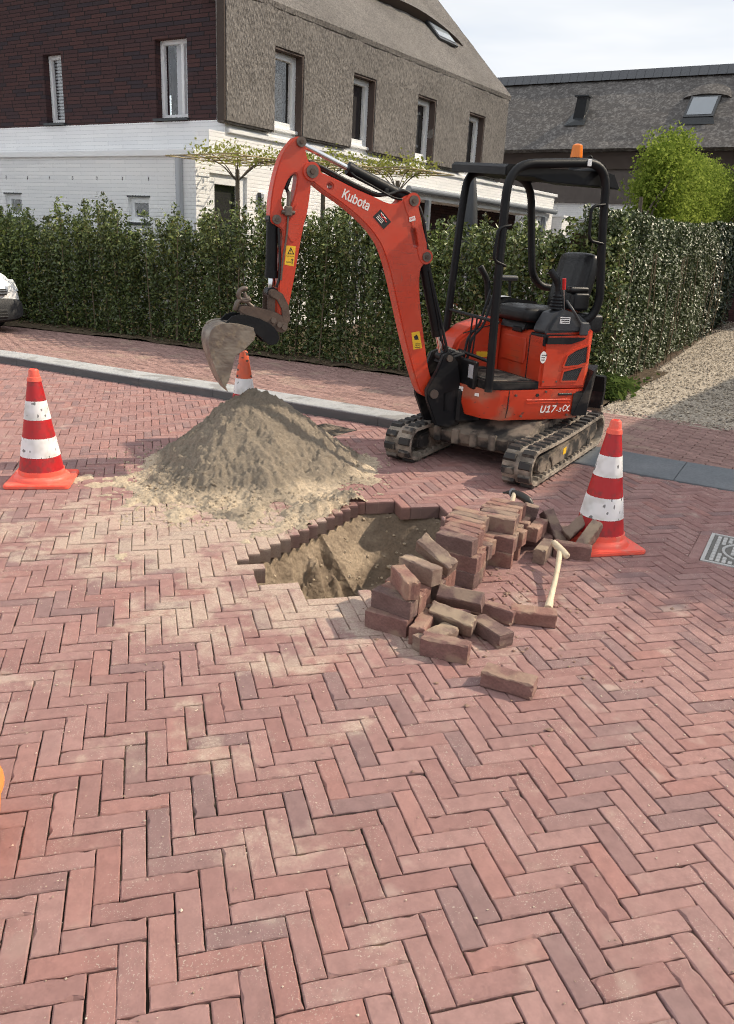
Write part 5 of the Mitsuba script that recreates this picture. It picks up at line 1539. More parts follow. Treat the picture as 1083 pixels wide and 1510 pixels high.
pr('cone_red', mikit.proc(c_conered), 0.38)
pr('cone_white', mikit.proc(c_conewhite), 0.45)
pr('cone_glow', mikit.proc(lambda p, n, uv: mix((0.88, 0.13, 0.085), (0.72, 0.20, 0.15), smoothstep(0.5, 0.8, fbm(p.x * 22.0, p.y * 22.0, p.z * 22.0, 3)))), 0.45)
pr('cone_old', mikit.proc(lambda p, n, uv: mix(mix((0.80, 0.12, 0.04), (0.5, 0.12, 0.07), fbm(p.x * 20.0, p.y * 20.0, p.z * 20.0, 3)), (0.08, 0.05, 0.04), smoothstep(0.62, 0.7, noise(p.x * 26.0, p.y * 26.0, p.z * 40.0)))), 0.5)


def cone(x, y, rz, label, old=False, tilt=0.0):
    t = thing('traffic_cone', label, 'traffic cone', 'traffic cones standing round the dig')
    P = lambda m: move(m, (x, y, 0.002), rz=rz, rx=tilt)
    rad = lambda z: 0.145 + (0.030 - 0.145) * (z - 0.065) / (0.750 - 0.065)
    base = plan(list(sg.box(-0.207, -0.207, 0.207, 0.207).buffer(-0.03).buffer(0.03, quad_segs=5).exterior.coords)[:-1], 0.0, 0.026, 0.006)
    part(t, 'base_plate', P(base), 'mat_cone_glow')
    part(t, 'collar', P(lathe([(0, 0.024), (0.180, 0.024), (0.176, 0.042), (0.166, 0.052), (0.148, 0.060), (0.147, 0.09), (0, 0.09)], 40)), 'mat_cone_glow', smooth=35)
    cuts = [(0.066, 0.185, 'r'), (0.185, 0.31, 'w'), (0.31, 0.43, 'r'), (0.43, 0.55, 'w'), (0.55, 0.675, 'r')] if not old else [(0.066, 0.29, 'r'), (0.29, 0.405, 'r'), (0.405, 0.53, 'w'), (0.53, 0.75, 'o')]
    for a, b, c in cuts:
        k = 0.0012 if c == 'w' else 0.0
        if a == 0.53:
            pf = [(0, a), (rad(a), a), (rad(0.74), 0.74), (rad(0.75) - 0.008, 0.75), (0, 0.75)]
        else:
            pf = [(0, a), (rad(a) + k, a), (rad(b) + k, b), (0, b)]
        part(t, {'r': 'red_band', 'w': 'white_band', 'o': 'orange_top'}[c], P(lathe(pf, 40)), {'r': 'mat_cone_red', 'w': 'mat_cone_white', 'o': 'mat_cone_old'}[c], smooth=35)
    if not old:
        part(t, 'tip', P(lathe([(0, 0.675), (rad(0.675) + 0.003, 0.675), (rad(0.70) + 0.003, 0.70), (rad(0.702) - 0.002, 0.703), (rad(0.745), 0.744), (rad(0.75) - 0.006, 0.752), (rad(0.75) - 0.010, 0.735), (0, 0.735)], 32)), 'mat_cone_glow', smooth=35)
        part(t, 'seam', P(hull([(rad(z) * math.cos(0.1 * 0 - 1.45) * 1.004 + s * 0.0012, rad(z) * math.sin(-1.45) * 1.004, z) for z in (0.07, 0.67) for s in (-1, 1)] + [(rad(z) * math.cos(-1.45) * 0.98, rad(z) * math.sin(-1.45) * 0.98, z) for z in (0.07, 0.67)])), 'mat_cone_red')
    return t


cone(-2.20, 5.08, 0.18, 'clean red and white cone standing free left of the sand heap')
cone(1.385, 4.435, 0.27, 'red and white cone with loose bricks leaning on its foot')
cone(-1.073, 6.50, 0.9, 'worn cone with orange top half hidden behind the sand heap', old=True)

# ---------------------------------------------------------------- lifted bricks
BT = [((0.145, 0.075, 0.066), (0.24, 0.140, 0.125)), ((0.110, 0.068, 0.062), (0.19, 0.125, 0.115)), ((0.180, 0.085, 0.068), (0.27, 0.155, 0.13)), ((0.16, 0.105, 0.088), (0.28, 0.21, 0.17))]
for k, (ca, cb) in enumerate(BT):
    def fn(p, n, uv, ca=ca, cb=cb, k=k):
        f = fbm(p.x * 22.0, p.y * 22.0, p.z * 22.0, 4)
        g = fbm(p.x * 120.0, p.y * 120.0, p.z * 120.0, 2)
        c = mix(ca, cb, f) * (0.75 + 0.5 * g)
        return mix(c, (0.40, 0.31, 0.22), smoothstep(0.50, 0.76, fbm(p.x * 13.0, p.y * 13.0, p.z * 13.0, 4) + 0.15 * n.z) * (0.70 if k == 3 else 0.38))
    pr(f'loose_brick_{k}', mikit.proc(fn), 0.85, spec=0.3, bump=b_brick, bscale=0.002)
LB, WB, HB = 0.207, 0.0655, 0.085
loose_var = [move(brick_mesh(LB, WB, HB, 500 + q, 10, 5, wob=0.0025, cham=0.004, chip=2.2), (0, 0, HB / 2)) for q in range(6)]
for m in loose_var:          # the underside is worn too
    q = np.asarray(m.vertices); lo = q[:, 2] < -HB / 2 + 1e-4
    q[lo, :2] *= [0.985, 0.96]
loose_ply = {(q, k): mikit.ply(loose_var[q], f'mat_loose_brick_{k}') for q in range(6) for k in range(4)}


def rot(yaw, roll=0.0, pitch=0.0):
    """pitch lifts the far end of the long axis, roll turns about the long axis"""
    cy, sy, cr, sr, cp, sp_ = math.cos(yaw), math.sin(yaw), math.cos(roll), math.sin(roll), math.cos(pitch), math.sin(pitch)
    return np.array([[cy, -sy, 0], [sy, cy, 0], [0, 0, 1]]) @ np.array([[cp, 0, -sp_], [0, 1, 0], [sp_, 0, cp]]) @ np.array([[1, 0, 0], [0, cr, -sr], [0, sr, cr]])


def loose(c, yaw, label, roll=0.0, pitch=0.0, tone=None, group='lifted street bricks'):
    k = thing('loose_brick', label, 'brick', group)
    R = np.eye(4); R[:3, :3] = rot(math.radians(yaw), math.radians(roll), math.radians(pitch)); R[:3, 3] = c
    t = int(rng.integers(0, 3)) if tone is None else tone
    scene[k] = {**loose_ply[(int(rng.integers(6)), t)], 'to_world': T(R)}
    return k


def edge(mx, my, yaw, ztop, flat=False, side=1):
    """centre of a brick whose front top edge has its middle at (mx, my)"""
    a = math.radians(yaw); w, h = (HB, WB) if flat else (WB, HB)
    return (mx - math.sin(a) * w / 2 * side, my + math.cos(a) * w / 2 * side, ztop - h / 2)


ROWA, ROWB, ROWC = 'bricks in the neat stack by the hole', 'bricks in the far stack by the hammer', 'bricks at the tumbled near end of the stack'
ordn = ('lowest', 'middle', 'top')
nth = ('nearest', 'second', 'third', 'fourth', 'fifth', 'sixth', 'farthest')
for k in range(7):
    for l in range(3):
        a = -32 + rng.normal(0, 2.6)
        o = rng.normal(0, 0.013) + (0.012 if l == 1 else 0)
        x, y = 0.470 + 0.0185 * k + o * 0.85 + (0.018 if l < 2 else 0), 3.745 + 0.0675 * k - o * 0.53 - (0.010 if l < 2 else 0)
        loose((x, y, 0.0435 + 0.0855 * l), a, f'brick on edge, {nth[k]} in the {ordn[l]} layer of the neat stack by the hole', group=ROWA, roll=rng.normal(0, 1.2), pitch=rng.normal(0, 0.6))
for k in range(6):
    for l in range(3):
        if (k, l) in ((0, 2),):
            continue
        a = -24 + rng.normal(0, 3.2)
        o = rng.normal(0, 0.015)
        x, y = 0.695 + 0.024 * k + o * 0.9, 4.03 + 0.066 * k - o * 0.4
        loose((x + (0.03 if l == 1 else 0), y, 0.0435 + 0.0855 * l), a, f'brick on edge, {nth[k]} in the {ordn[l]} layer of the stack next to the hammer', group=ROWB, roll=rng.normal(0, 1.5), pitch=rng.normal(0, 0.8))
for k in range(6):
    for l in range(2):
        if k == 0:
            continue
        a = -31 + rng.normal(0, 3.0)
        x, y = 0.125 + 0.042 * k, 3.175 + 0.072 * k
        loose((x + rng.normal(0, 0.007) + 0.01 * l, y, 0.0435 + 0.0855 * l), a, f'brick on edge, {nth[k]} in the {("lower", "upper")[l]} layer of the tumbled near end', group=ROWC, roll=rng.normal(0, 2))
loose(edge(0.107, 3.143, -27.7, 0.085), -27.7, 'brick on edge at the bottom left of the pile, nearest the sandy street', tone=0)
loose(edge(0.125, 3.165, -34, 0.171), -34, 'dark brick lying across the bottom left brick of the pile', tone=1)
loose((0.185, 3.215, 0.218), -72, 'brick lying end forward on top of the near left corner of the pile', tone=2, pitch=1)
loose(edge(0.235, 3.335, -44, 0.262), -44, 'brick with a sandy top lying behind the end forward brick', tone=3)
loose((0.335, 3.44, 0.265), -36, 'brick slanting down from the neat stack onto the tumbled bricks', pitch=-26, roll=30, tone=3)
loose((0.445, 3.27, 0.128), -20, 'brick tipped on its side on top of the front of the pile', roll=38, tone=1)
loose((0.405, 3.175, 0.070), -24, 'brick smeared with pale sand under the tipped brick', roll=28, pitch=-7, tone=3)
loose((0.272, 3.135, 0.044), 72, 'short end of a brick facing the street in the front of the pile', tone=2)
loose((0.325, 3.050, 0.0335), 44, 'flat brick with crumbs of sand on its top in front of the pile', roll=90, tone=3)
loose(edge(0.348, 2.925, -18.4, 0.085), -18.4, 'brick on edge standing just in front of the pile', tone=0)
loose((0.575, 3.150, 0.0335), -58, 'flat brick pointing toward the pile at its right front', roll=90, tone=1)
loose((0.625, 3.36, 0.030), -35, 'half buried brick between the pile and the handle of the mallet', roll=80, tone=0)
loose(edge(0.790, 3.285, -8, 0.066, flat=True), -8, 'brick lying flat by the end of the mallet handle', roll=90, tone=2)
loose(edge(0.574, 2.688, -25.2, 0.066, flat=True), -25.2, 'single brick lying flat on its own nearest the viewer', roll=90, tone=0)
RG = 'loose bricks heaped by the right cone'
loose((0.955, 4.45, 0.112), -20, 'brick standing on end under the iron hammer head', pitch=80, roll=8, tone=1, group=RG)
loose((1.005, 4.15, 0.044), 64, 'brick on edge end forward beside the mallet head', tone=3, group=RG)
loose((1.10, 4.40, 0.100), -52, 'dark brick leaning steeply between mallet and cone', pitch=-52, roll=20, tone=1, group=RG)
loose((1.235, 4.39, 0.115), 35, 'small tilted brick against the red foot of the cone', pitch=28, roll=35, tone=1, group=RG)
loose((1.285, 4.285, 0.088), 38, 'sandy brick leaning up against the right cone', pitch=42, roll=12, tone=3, group=RG)
loose(edge(1.165, 4.155, -16, 0.085), -16, 'brick on edge that the mallet head rests on', tone=0, group=RG)
loose((0.985, 4.36, 0.0335), 10, 'flat brick in shadow behind the brick standing on end', roll=90, tone=0, group=RG)
loose((1.12, 4.52, 0.0335), -15, 'flat brick behind the leaning dark brick', roll=90, tone=1, group=RG)
loose((0.985, 4.30, 0.115), 62, 'brick lying on the flat one behind the mallet head', tone=2, group=RG)

# broken bits of brick round the stacks
nb_ = 260
bx_, by_ = 0.62 + 0.28 * rng.normal(0, 1, nb_), 3.55 + 0.45 * rng.normal(0, 1, nb_)
okb = np.array([not PIT.buffer(0.05).contains(sg.Point(x, y)) for x, y in zip(bx_, by_)])
bx_, by_ = bx_[okb], by_[okb]
nb_ = len(bx_)
vb = oct_v[None] * (rng.uniform(0.003, 0.010, nb_) * np.where(rng.random(nb_) < 0.1, 1.8, 1.0))[:, None, None] * rng.uniform(0.6, 1.3, (nb_, 6, 1)) * [1.2, 0.9, 0.6] + np.stack([bx_, by_, np.full(nb_, 0.003)], 1)[:, None]
solo('brick_chips', trimesh.Trimesh(vb.reshape(-1, 3), (oct_f[None] + 6 * np.arange(nb_)[:, None, None]).reshape(-1, 3), process=False), 'mat_loose_brick_2', 'small broken chips of brick lying round the stacks', 'brick chips', kind='stuff')

# ---------------------------------------------------------------- tools
pr('ash_wood', mikit.proc(lambda p, n, uv: mix((0.54, 0.44, 0.30), (0.66, 0.56, 0.41), fbm(p.x * 60.0, p.y * 14.0, p.z * 60.0, 3))), 0.6)
pr('iron', (0.05, 0.048, 0.046), 0.45, metal=0.6)
ml = thing('mallet', 'paver mallet with pale wooden handle leaning on a brick by the right cone', 'mallet')
h0, h1_ = np.array([1.052, 3.985, 0.115]), np.array([0.895, 3.445, 0.018])
w = np.linspace(0, 1, 14)
pts = h0 + (h1_ - h0) * w[:, None] + np.array([0.005, 0, 0.0]) * np.sin(w * PI * 1.3)[:, None]
hm = tube(pts, 0.0125 + 0.0035 * np.abs(w - 0.45) * 2 + 0.004 * (w > 0.9), 12)
part(ml, 'handle', hm, 'mat_ash_wood', smooth=40)
hd = np.array([0.055, -0.135, -0.03]); hd /= np.linalg.norm(hd)
hc = h0 + np.array([0, 0, 0.006])
part(ml, 'head', tube([hc - hd * 0.072, hc - hd * 0.068, hc - hd * 0.02, hc + hd * 0.02, hc + hd * 0.068, hc + hd * 0.073], [0.013, 0.018, 0.021, 0.021, 0.018, 0.012], 16), 'mat_ash_wood', smooth=40)
ih = thing('paving_hammer', 'iron paving hammer with curved black head lying across the far end of the stack', 'hammer')
hp_ = np.array([[0.845, 4.735, 0.195], [0.875, 4.72, 0.205], [0.91, 4.70, 0.208], [0.955, 4.665, 0.200], [0.995, 4.625, 0.178], [1.02, 4.60, 0.145]])
part(ih, 'head', tube(bend(hp_, 0.04), np.interp(np.linspace(0, 1, len(bend(hp_, 0.04))), [0, 0.3, 0.5, 0.8, 1], [0.006, 0.020, 0.024, 0.027, 0.014]), 10), 'mat_iron', smooth=40)
part(ih, 'collar', tube([hp_[1] + [0.02, -0.01, 0.002], hp_[2] - [0.01, -0.004, 0.0]], 0.029, 12), 'mat_zinc', smooth=40)
part(ih, 'handle', tube([hp_[2], hp_[2] + np.array([-0.03, -0.10, -0.03]), hp_[2] + np.array([-0.06, -0.24, -0.19])], 0.015, 10), 'mat_ash_wood', smooth=40)

# ---------------------------------------------------------------- covers in the street
pr('cover_iron', mikit.proc(lambda p, n, uv: mix((0.42, 0.42, 0.41), (0.60, 0.59, 0.57), fbm(p.x * 14.0, p.y * 14.0, 0.0, 3))), 0.55, metal=0.3)
pr('cover_groove', (0.15, 0.145, 0.135), 0.8)
mh = thing('manhole_cover', 'square pale iron manhole cover with a ring pattern at the right edge', 'manhole cover')
c0 = np.array([1.93, 4.25]); e1 = np.array([0.27, 0.49]); e2 = np.array([0.48, -0.26])
L1, L2 = np.linalg.norm(e1), np.linalg.norm(e2)
ang = math.atan2(e2[1], e2[0])
PM = lambda m: move(m, (c0[0], c0[1], 0.0), rz=ang)
part(mh, 'plate', PM(box(0.0, L2, 0.0, L1, -0.05, -0.002, 0.003)), 'mat_cover_groove')
part(mh, 'frame', PM(prism(sg.box(0, 0, L2, 0.05), 0, L1).apply_transform(np.eye(4)) if False else cat(box(0, L2, 0, 0.02, -0.03, 0.004), box(0, L2, L1 - 0.02, L1, -0.03, 0.004), box(0, 0.02, 0.0205, L1 - 0.0205, -0.03, 0.004), box(L2 - 0.02, L2, 0.0205, L1 - 0.0205, -0.03, 0.004))), 'mat_cover_iron')
studs = []
for i in range(14):
    for j in range(9):
        x, y = 0.045 + (L2 - 0.08) * (i + 0.5) / 14 - 0.006, 0.035 + (L1 - 0.07) * (j + 0.5) / 9
        r = math.hypot(x - L2 / 2, y - L1 / 2)
        if 0.145 < r < 0.205:
            continue
        studs.append(box(x - 0.013, x + 0.010, y - 0.022, y + 0.022, -0.003, 0.004, 0.002))
part(mh, 'stud', PM(cat(*studs)), 'mat_cover_iron', kind='stuff')
ringp = sg.Point(L2 / 2, L1 / 2).buffer(0.185, quad_segs=24).difference(sg.Point(L2 / 2, L1 / 2).buffer(0.168, quad_segs=24))
part(mh, 'ring', PM(plan(ringp, -0.003, 0.005, 0.001)), 'mat_cover_iron')
part(mh, 'lift_slot', PM(box(L2 / 2 - 0.03, L2 / 2 + 0.03, L1 / 2 - 0.012, L1 / 2 + 0.012, -0.002, 0.0055)), 'mat_cover_groove')
gt = thing('drain_grate', 'slotted iron drain grate clogged with sand beside the kerb', 'drain grate')
g0 = np.array([-0.36, 6.80]); ge = np.array([-0.30, 0.22]); gl = np.linalg.norm(ge); ga = math.atan2(ge[1], ge[0])
PG = lambda m: move(m, (g0[0], g0[1], 0.0), rz=ga)
part(gt, 'frame', PM(box(0, 0.01, 0, 0.01, -0.1, -0.09)) if False else PG(cat(box(0, gl, -0.025, 0.0, -0.04, 0.004), box(0, gl, -0.385, -0.36, -0.04, 0.004), box(0, 0.025, -0.3595, -0.0255, -0.04, 0.004), box(gl - 0.025, gl, -0.3595, -0.0255, -0.04, 0.004))), 'mat_muddy_steel')
for k in range(9):
    part(gt, 'bar', PG(box(0.03 + 0.035 * k, 0.048 + 0.035 * k, -0.358, -0.027, -0.03, 0.002)), 'mat_muddy_steel')
part(gt, 'silt', PG(box(0.025, gl - 0.025, -0.36, -0.025, -0.05, -0.012)), 'mat_sand')

# ---------------------------------------------------------------- white car nosing in at the left edge
pr('car_white', (0.80, 0.81, 0.82), 0.25, clearcoat=0.6)
pr('bumper', (0.035, 0.037, 0.040), 0.6)
pr('tyre', (0.02, 0.02, 0.021), 0.8)
scene['mat_lens'] = {'type': 'twosided', 'bsdf': {'type': 'principled', 'base_color': rgb(0.62, 0.65, 0.67), 'roughness': 0.12, 'specular': 0.8, 'clearcoat': 1.0}}
car = thing('white_van', 'white van with grey bumper parked on the pavement, cut off by the left edge', 'van')
FX = np.array([0.86, -0.51, 0.0]); LX = np.array([0.51, 0.86, 0.0])
CF = np.array([-5.35, 12.25, 0.085]) - LX * 0.86
MCAR = np.column_stack([FX, LX, [0, 0, 1.0]])
PC = lambda m: move(m, CF, R=MCAR)


def loft(secs, n=None):
    """skin through closed sections (same point count), ends capped with fans"""
    s = np.array(secs, float); k, n = s.shape[:2]
    V = s.reshape(-1, 3); F = []
    for i in range(k - 1):
        for j in range(n):
            q = (i * n + j, i * n + (j + 1) % n, (i + 1) * n + (j + 1) % n, (i + 1) * n + j)
            F += [(q[0], q[1], q[2]), (q[0], q[2], q[3])]
    V = np.vstack([V, s[0].mean(0), s[-1].mean(0)])
    for j in range(n):
        F.append((k * n, (j + 1) % n, j)); F.append((k * n + 1, (k - 1) * n + j, (k - 1) * n + (j + 1) % n))
    m = trimesh.Trimesh(V, np.array(F), process=False)
    if m.volume < 0:
        m.invert()
    return m


def sec(x, w, z0, z1, wt, r=0.1):
    """car cross-section at x: width w at the waist, wt at the top"""
    out = []
    for a in np.linspace(0, 2 * PI, 28, endpoint=False):
        c, s_ = math.cos(a), math.sin(a)
        e = 0.38
        u_ = math.copysign(abs(c) ** e, c); v_ = math.copysign(abs(s_) ** e, s_)
        ww = w + (wt - w) * max(0, v_)
        out.append((x, u_ * ww / 2, (z0 + z1) / 2 + v_ * (z1 - z0) / 2))
    return out


body = loft([sec(0.0, 1.48, 0.34, 0.64, 1.42), sec(-0.05, 1.62, 0.28, 0.74, 1.50), sec(-0.22, 1.70, 0.24, 0.88, 1.50), sec(-0.6, 1.73, 0.22, 1.02, 1.46), sec(-0.95, 1.73, 0.22, 1.10, 1.42), sec(-1.5, 1.73, 0.22, 1.62, 1.28), sec(-1.9, 1.73, 0.22, 1.78, 1.32), sec(-3.4, 1.73, 0.22, 1.80, 1.36), sec(-4.05, 1.70, 0.26, 1.74, 1.34), sec(-4.15, 1.60, 0.34, 1.40, 1.3)])
part(car, 'body', PC(body), 'mat_car_white', smooth=40)
part(car, 'bumper', PC(loft([sec(0.055, 1.40, 0.26, 0.44, 1.38), sec(0.035, 1.60, 0.20, 0.50, 1.58), sec(-0.10, 1.74, 0.15, 0.55, 1.72), sec(-0.40, 1.765, 0.15, 0.54, 1.75), sec(-0.42, 1.70, 0.16, 0.52, 1.70)])), 'mat_bumper', smooth=40)
gr = part(car, 'grille', PC(box(-0.03, 0.045, -0.60, 0.55, 0.555, 0.645, 0.01)), 'mat_black_print')
for k in range(2):
    part(gr, 'bar', PC(box(-0.02, 0.052, -0.60, 0.55, 0.578 + 0.035 * k, 0.592 + 0.035 * k, 0.004)), 'mat_zinc')
for s in (-1, 1):
    part(car, 'headlight', PC(loft([[(0.025 + a, s * (0.58 + b), 0.60 + c) for a, b, c in ((0, 0, 0), (0.005, 0.0, 0.08), (-0.09, 0.10, 0.10), (-0.20, 0.235, 0.165), (-0.19, 0.262, 0.10), (-0.06, 0.215, 0.01))], [(-0.12 + a, s * (0.56 + b), 0.60 + c) for a, b, c in ((0, 0, 0), (0.005, 0.0, 0.08), (-0.09, 0.10, 0.10), (-0.20, 0.235, 0.165), (-0.19, 0.262, 0.10), (-0.06, 0.215, 0.01))]])), 'mat_lens', smooth=30)
    part(car, 'fog_light', PC(rbox((0.0, s * 0.70, 0.30), (0.10, 0.10, 0.08), 0.035)), 'mat_lens', smooth=40)
    for xw in (-0.75, -3.35):
        wl = part(car, 'wheel', PC(move(lathe([(0.19, -0.09), (0.29, -0.10), (0.315, -0.07), (0.315, 0.07), (0.29, 0.10), (0.19, 0.09)], 28), (xw, s * 0.79, 0.315), rx=PI / 2)), 'mat_tyre', smooth=40)
        part(wl, 'rim', PC(move(lathe([(0, -0.075), (0.185, -0.08), (0.188, 0.08), (0, 0.075)], 24), (xw, s * 0.79, 0.315), rx=PI / 2)), 'mat_zinc', smooth=30)
low = part(car, 'air_intake', PC(box(0.02, 0.062, -0.55, 0.52, 0.23, 0.36, 0.01)), 'mat_black_print')
for k in range(3):
    part(low, 'slat', PC(box(0.03, 0.070, -0.55, 0.52, 0.245 + 0.04 * k, 0.260 + 0.04 * k, 0.004)), 'mat_bumper')
part(car, 'windscreen', PC(hull([(-1.02, -0.66, 1.125), (-1.02, 0.66, 1.125), (-1.46, -0.58, 1.60), (-1.46, 0.58, 1.60), (-1.05, -0.66, 1.05), (-1.05, 0.66, 1.05)])), 'mat_sky_glass')

# orange tub just entering the picture at the lower left edge
pr('tub', (0.85, 0.24, 0.05), 0.45)
tb = thing('orange_tub', 'bright orange rounded tub just entering the picture at the left edge', 'tub')
part(tb, 'wall', move(lathe([(0, 0.0), (0.135, 0.0), (0.15, 0.01), (0.170, 0.17), (0.178, 0.175), (0.178, 0.185), (0.164, 0.185), (0.145, 0.02), (0, 0.02)], 40), (-1.119, 1.73, 0.003)), "mat_tub", smooth=35)

# small stones and grit lying in the joints
r3 = np.random.default_rng(5)
N = 900
gx_, gy_ = r3.uniform(-1.6, 1.9, N), 1.2 + 3.4 * r3.random(N) ** 1.3
N2 = 1500
a = r3.uniform(0, 2 * PI, N2); d = np.abs(r3.normal(0, 1, N2))
gx_ = np.concatenate([gx_, -0.7 + np.cos(a) * (0.5 + 0.6 * d)]); gy_ = np.concatenate([gy_, 3.7 + np.sin(a) * (0.5 + 0.5 * d)])
N3 = 500
ss = r3.uniform(1.3, 5.5, N3); qq = kpt(ss, -np.abs(r3.normal(0, 0.10, N3)) - 0.02) if False else np.array([kpt(s_, -abs(r3.normal(0, 0.10)) - 0.02) for s_ in ss])
gx_ = np.concatenate([gx_, qq[:, 0]]); gy_ = np.concatenate([gy_, qq[:, 1]])
ok = np.array([not PIT.buffer(0.08).contains(sg.Point(x, y)) for x, y in zip(gx_, gy_)])
gx_, gy_ = gx_[ok], gy_[ok]
n = len(gx_)
sz = r3.uniform(0.0012, 0.0042, n)[:, None, None] * np.array([1.0, 0.8, 0.6])
sz[r3.random(n) < 0.04] *= 1.9
v = oct_v[None] * sz * r3.uniform(0.7, 1.3, (n, 6, 1)) + np.stack([gx_, gy_, np.full(n, 0.001)], 1)[:, None]
tone = r3.random((n, 1))
col = np.repeat(np.array([0.30, 0.22, 0.16]) * (1 - tone) + np.array([0.66, 0.58, 0.47]) * tone, 6, 0)
solo('grit', trimesh.Trimesh(v.reshape(-1, 3), (oct_f[None] + 6 * np.arange(n)[:, None, None]).reshape(-1, 3), process=False), 'mat_pebble', 'scattered grit and small pale stones on the street bricks', 'grit', kind='stuff', color=col)
# ---------------------------------------------------------------- greenery
rv = np.random.default_rng(42)


def leaves(P, size, up=None, jitter=0.9, aspect=0.5, droop=0.0, fold=0.25, seed=0):
    """folded diamond leaves of four triangles at the points P; returns (mesh, leaf count)"""
    r = np.random.default_rng(seed)
    n = len(P)
    nrm = r.normal(0, 1, (n, 3)) * jitter
    if up is not None:
        nrm = nrm + up
    nrm /= np.linalg.norm(nrm, axis=1, keepdims=True)
    t = r.normal(0, 1, (n, 3)); t[:, 2] -= droop
    t -= nrm * (t * nrm).sum(1, keepdims=True); t /= np.linalg.norm(t, axis=1, keepdims=True)
    b = np.cross(nrm, t)
    s = np.broadcast_to(size, (n,)) * r.uniform(0.7, 1.25, n)
    s = s[:, None]
    w = s * aspect * 0.5
    V = np.stack([P - t * s * 0.5, P - t * s * 0.08 + b * w + nrm * w * fold, P + t * s * 0.5, P - t * s * 0.08 - b * w + nrm * w * fold, P - nrm * w * 0.1], 1).reshape(-1, 3)
    f0 = np.array([[0, 4, 1], [4, 2, 1], [0, 3, 4], [4, 3, 2]])
    F = (f0[None] + 5 * np.arange(n)[:, None, None]).reshape(-1, 3)
    return trimesh.Trimesh(V, F, process=False), n


def leafcol(n, a, b, seed, third=None, share=0.1):
    r = np.random.default_rng(seed)
    t = r.random((n, 1)) ** 1.3
    c = np.array(a) * (1 - t) + np.array(b) * t
    if third is not None:
        c = np.where(r.random((n, 1)) < share, np.array(third), c)
    return np.repeat(c, 5, 0)


def leafmat(name, trans, rough, spec):
    scene['mat_' + name] = {'type': 'principledthin', 'base_color': {'type': 'mesh_attribute', 'name': 'vertex_color'}, 'roughness': rough, 'diff_trans': trans, 'spec_trans': 0.0, 'eta': 1.5}


scene['mat_leaf_gloss'] = {'type': 'twosided', 'bsdf': {'type': 'principled', 'base_color': {'type': 'mesh_attribute', 'name': 'vertex_color'}, 'roughness': 0.42, 'specular': 0.5}}
scene['mat_leaf_ivy'] = {'type': 'twosided', 'bsdf': {'type': 'principled', 'base_color': {'type': 'mesh_attribute', 'name': 'vertex_color'}, 'roughness': 0.40, 'specular': 0.65}}
leafmat('leaf_lime', 0.9, 0.5, 0.3)
pr('bark', mikit.proc(lambda p, n, uv: mix((0.06, 0.05, 0.04), (0.16, 0.13, 0.10), fbm(p.x * 30.0, p.y * 30.0, p.z * 9.0, 3))), 0.9)
pr('twig', (0.13, 0.10, 0.065), 0.85)
pr('bamboo', (0.33, 0.26, 0.13), 0.6)

HB0 = np.array([-6.14, 13.75]); HD = np.array([math.cos(math.radians(-28.7)), math.sin(math.radians(-28.7))]); HN = np.array([-HD[1], HD[0]])   # HN points to the house
TOP_T = [-3, -0.6, 0.9, 1.7, 2.6, 2.9, 3.05, 3.2, 3.4, 3.9, 4.45, 4.6, 4.75, 4.95, 5.4, 6.2, 7.2, 8.0, 9.0, 9.7, 10.4]
TOP_Z = [1.78, 1.76, 1.78, 1.80, 1.78, 1.72, 1.52, 1.66, 1.84, 1.90, 1.88, 1.70, 1.60, 1.80, 1.90, 1.95, 1.92, 1.84, 1.88, 1.98, 2.0]


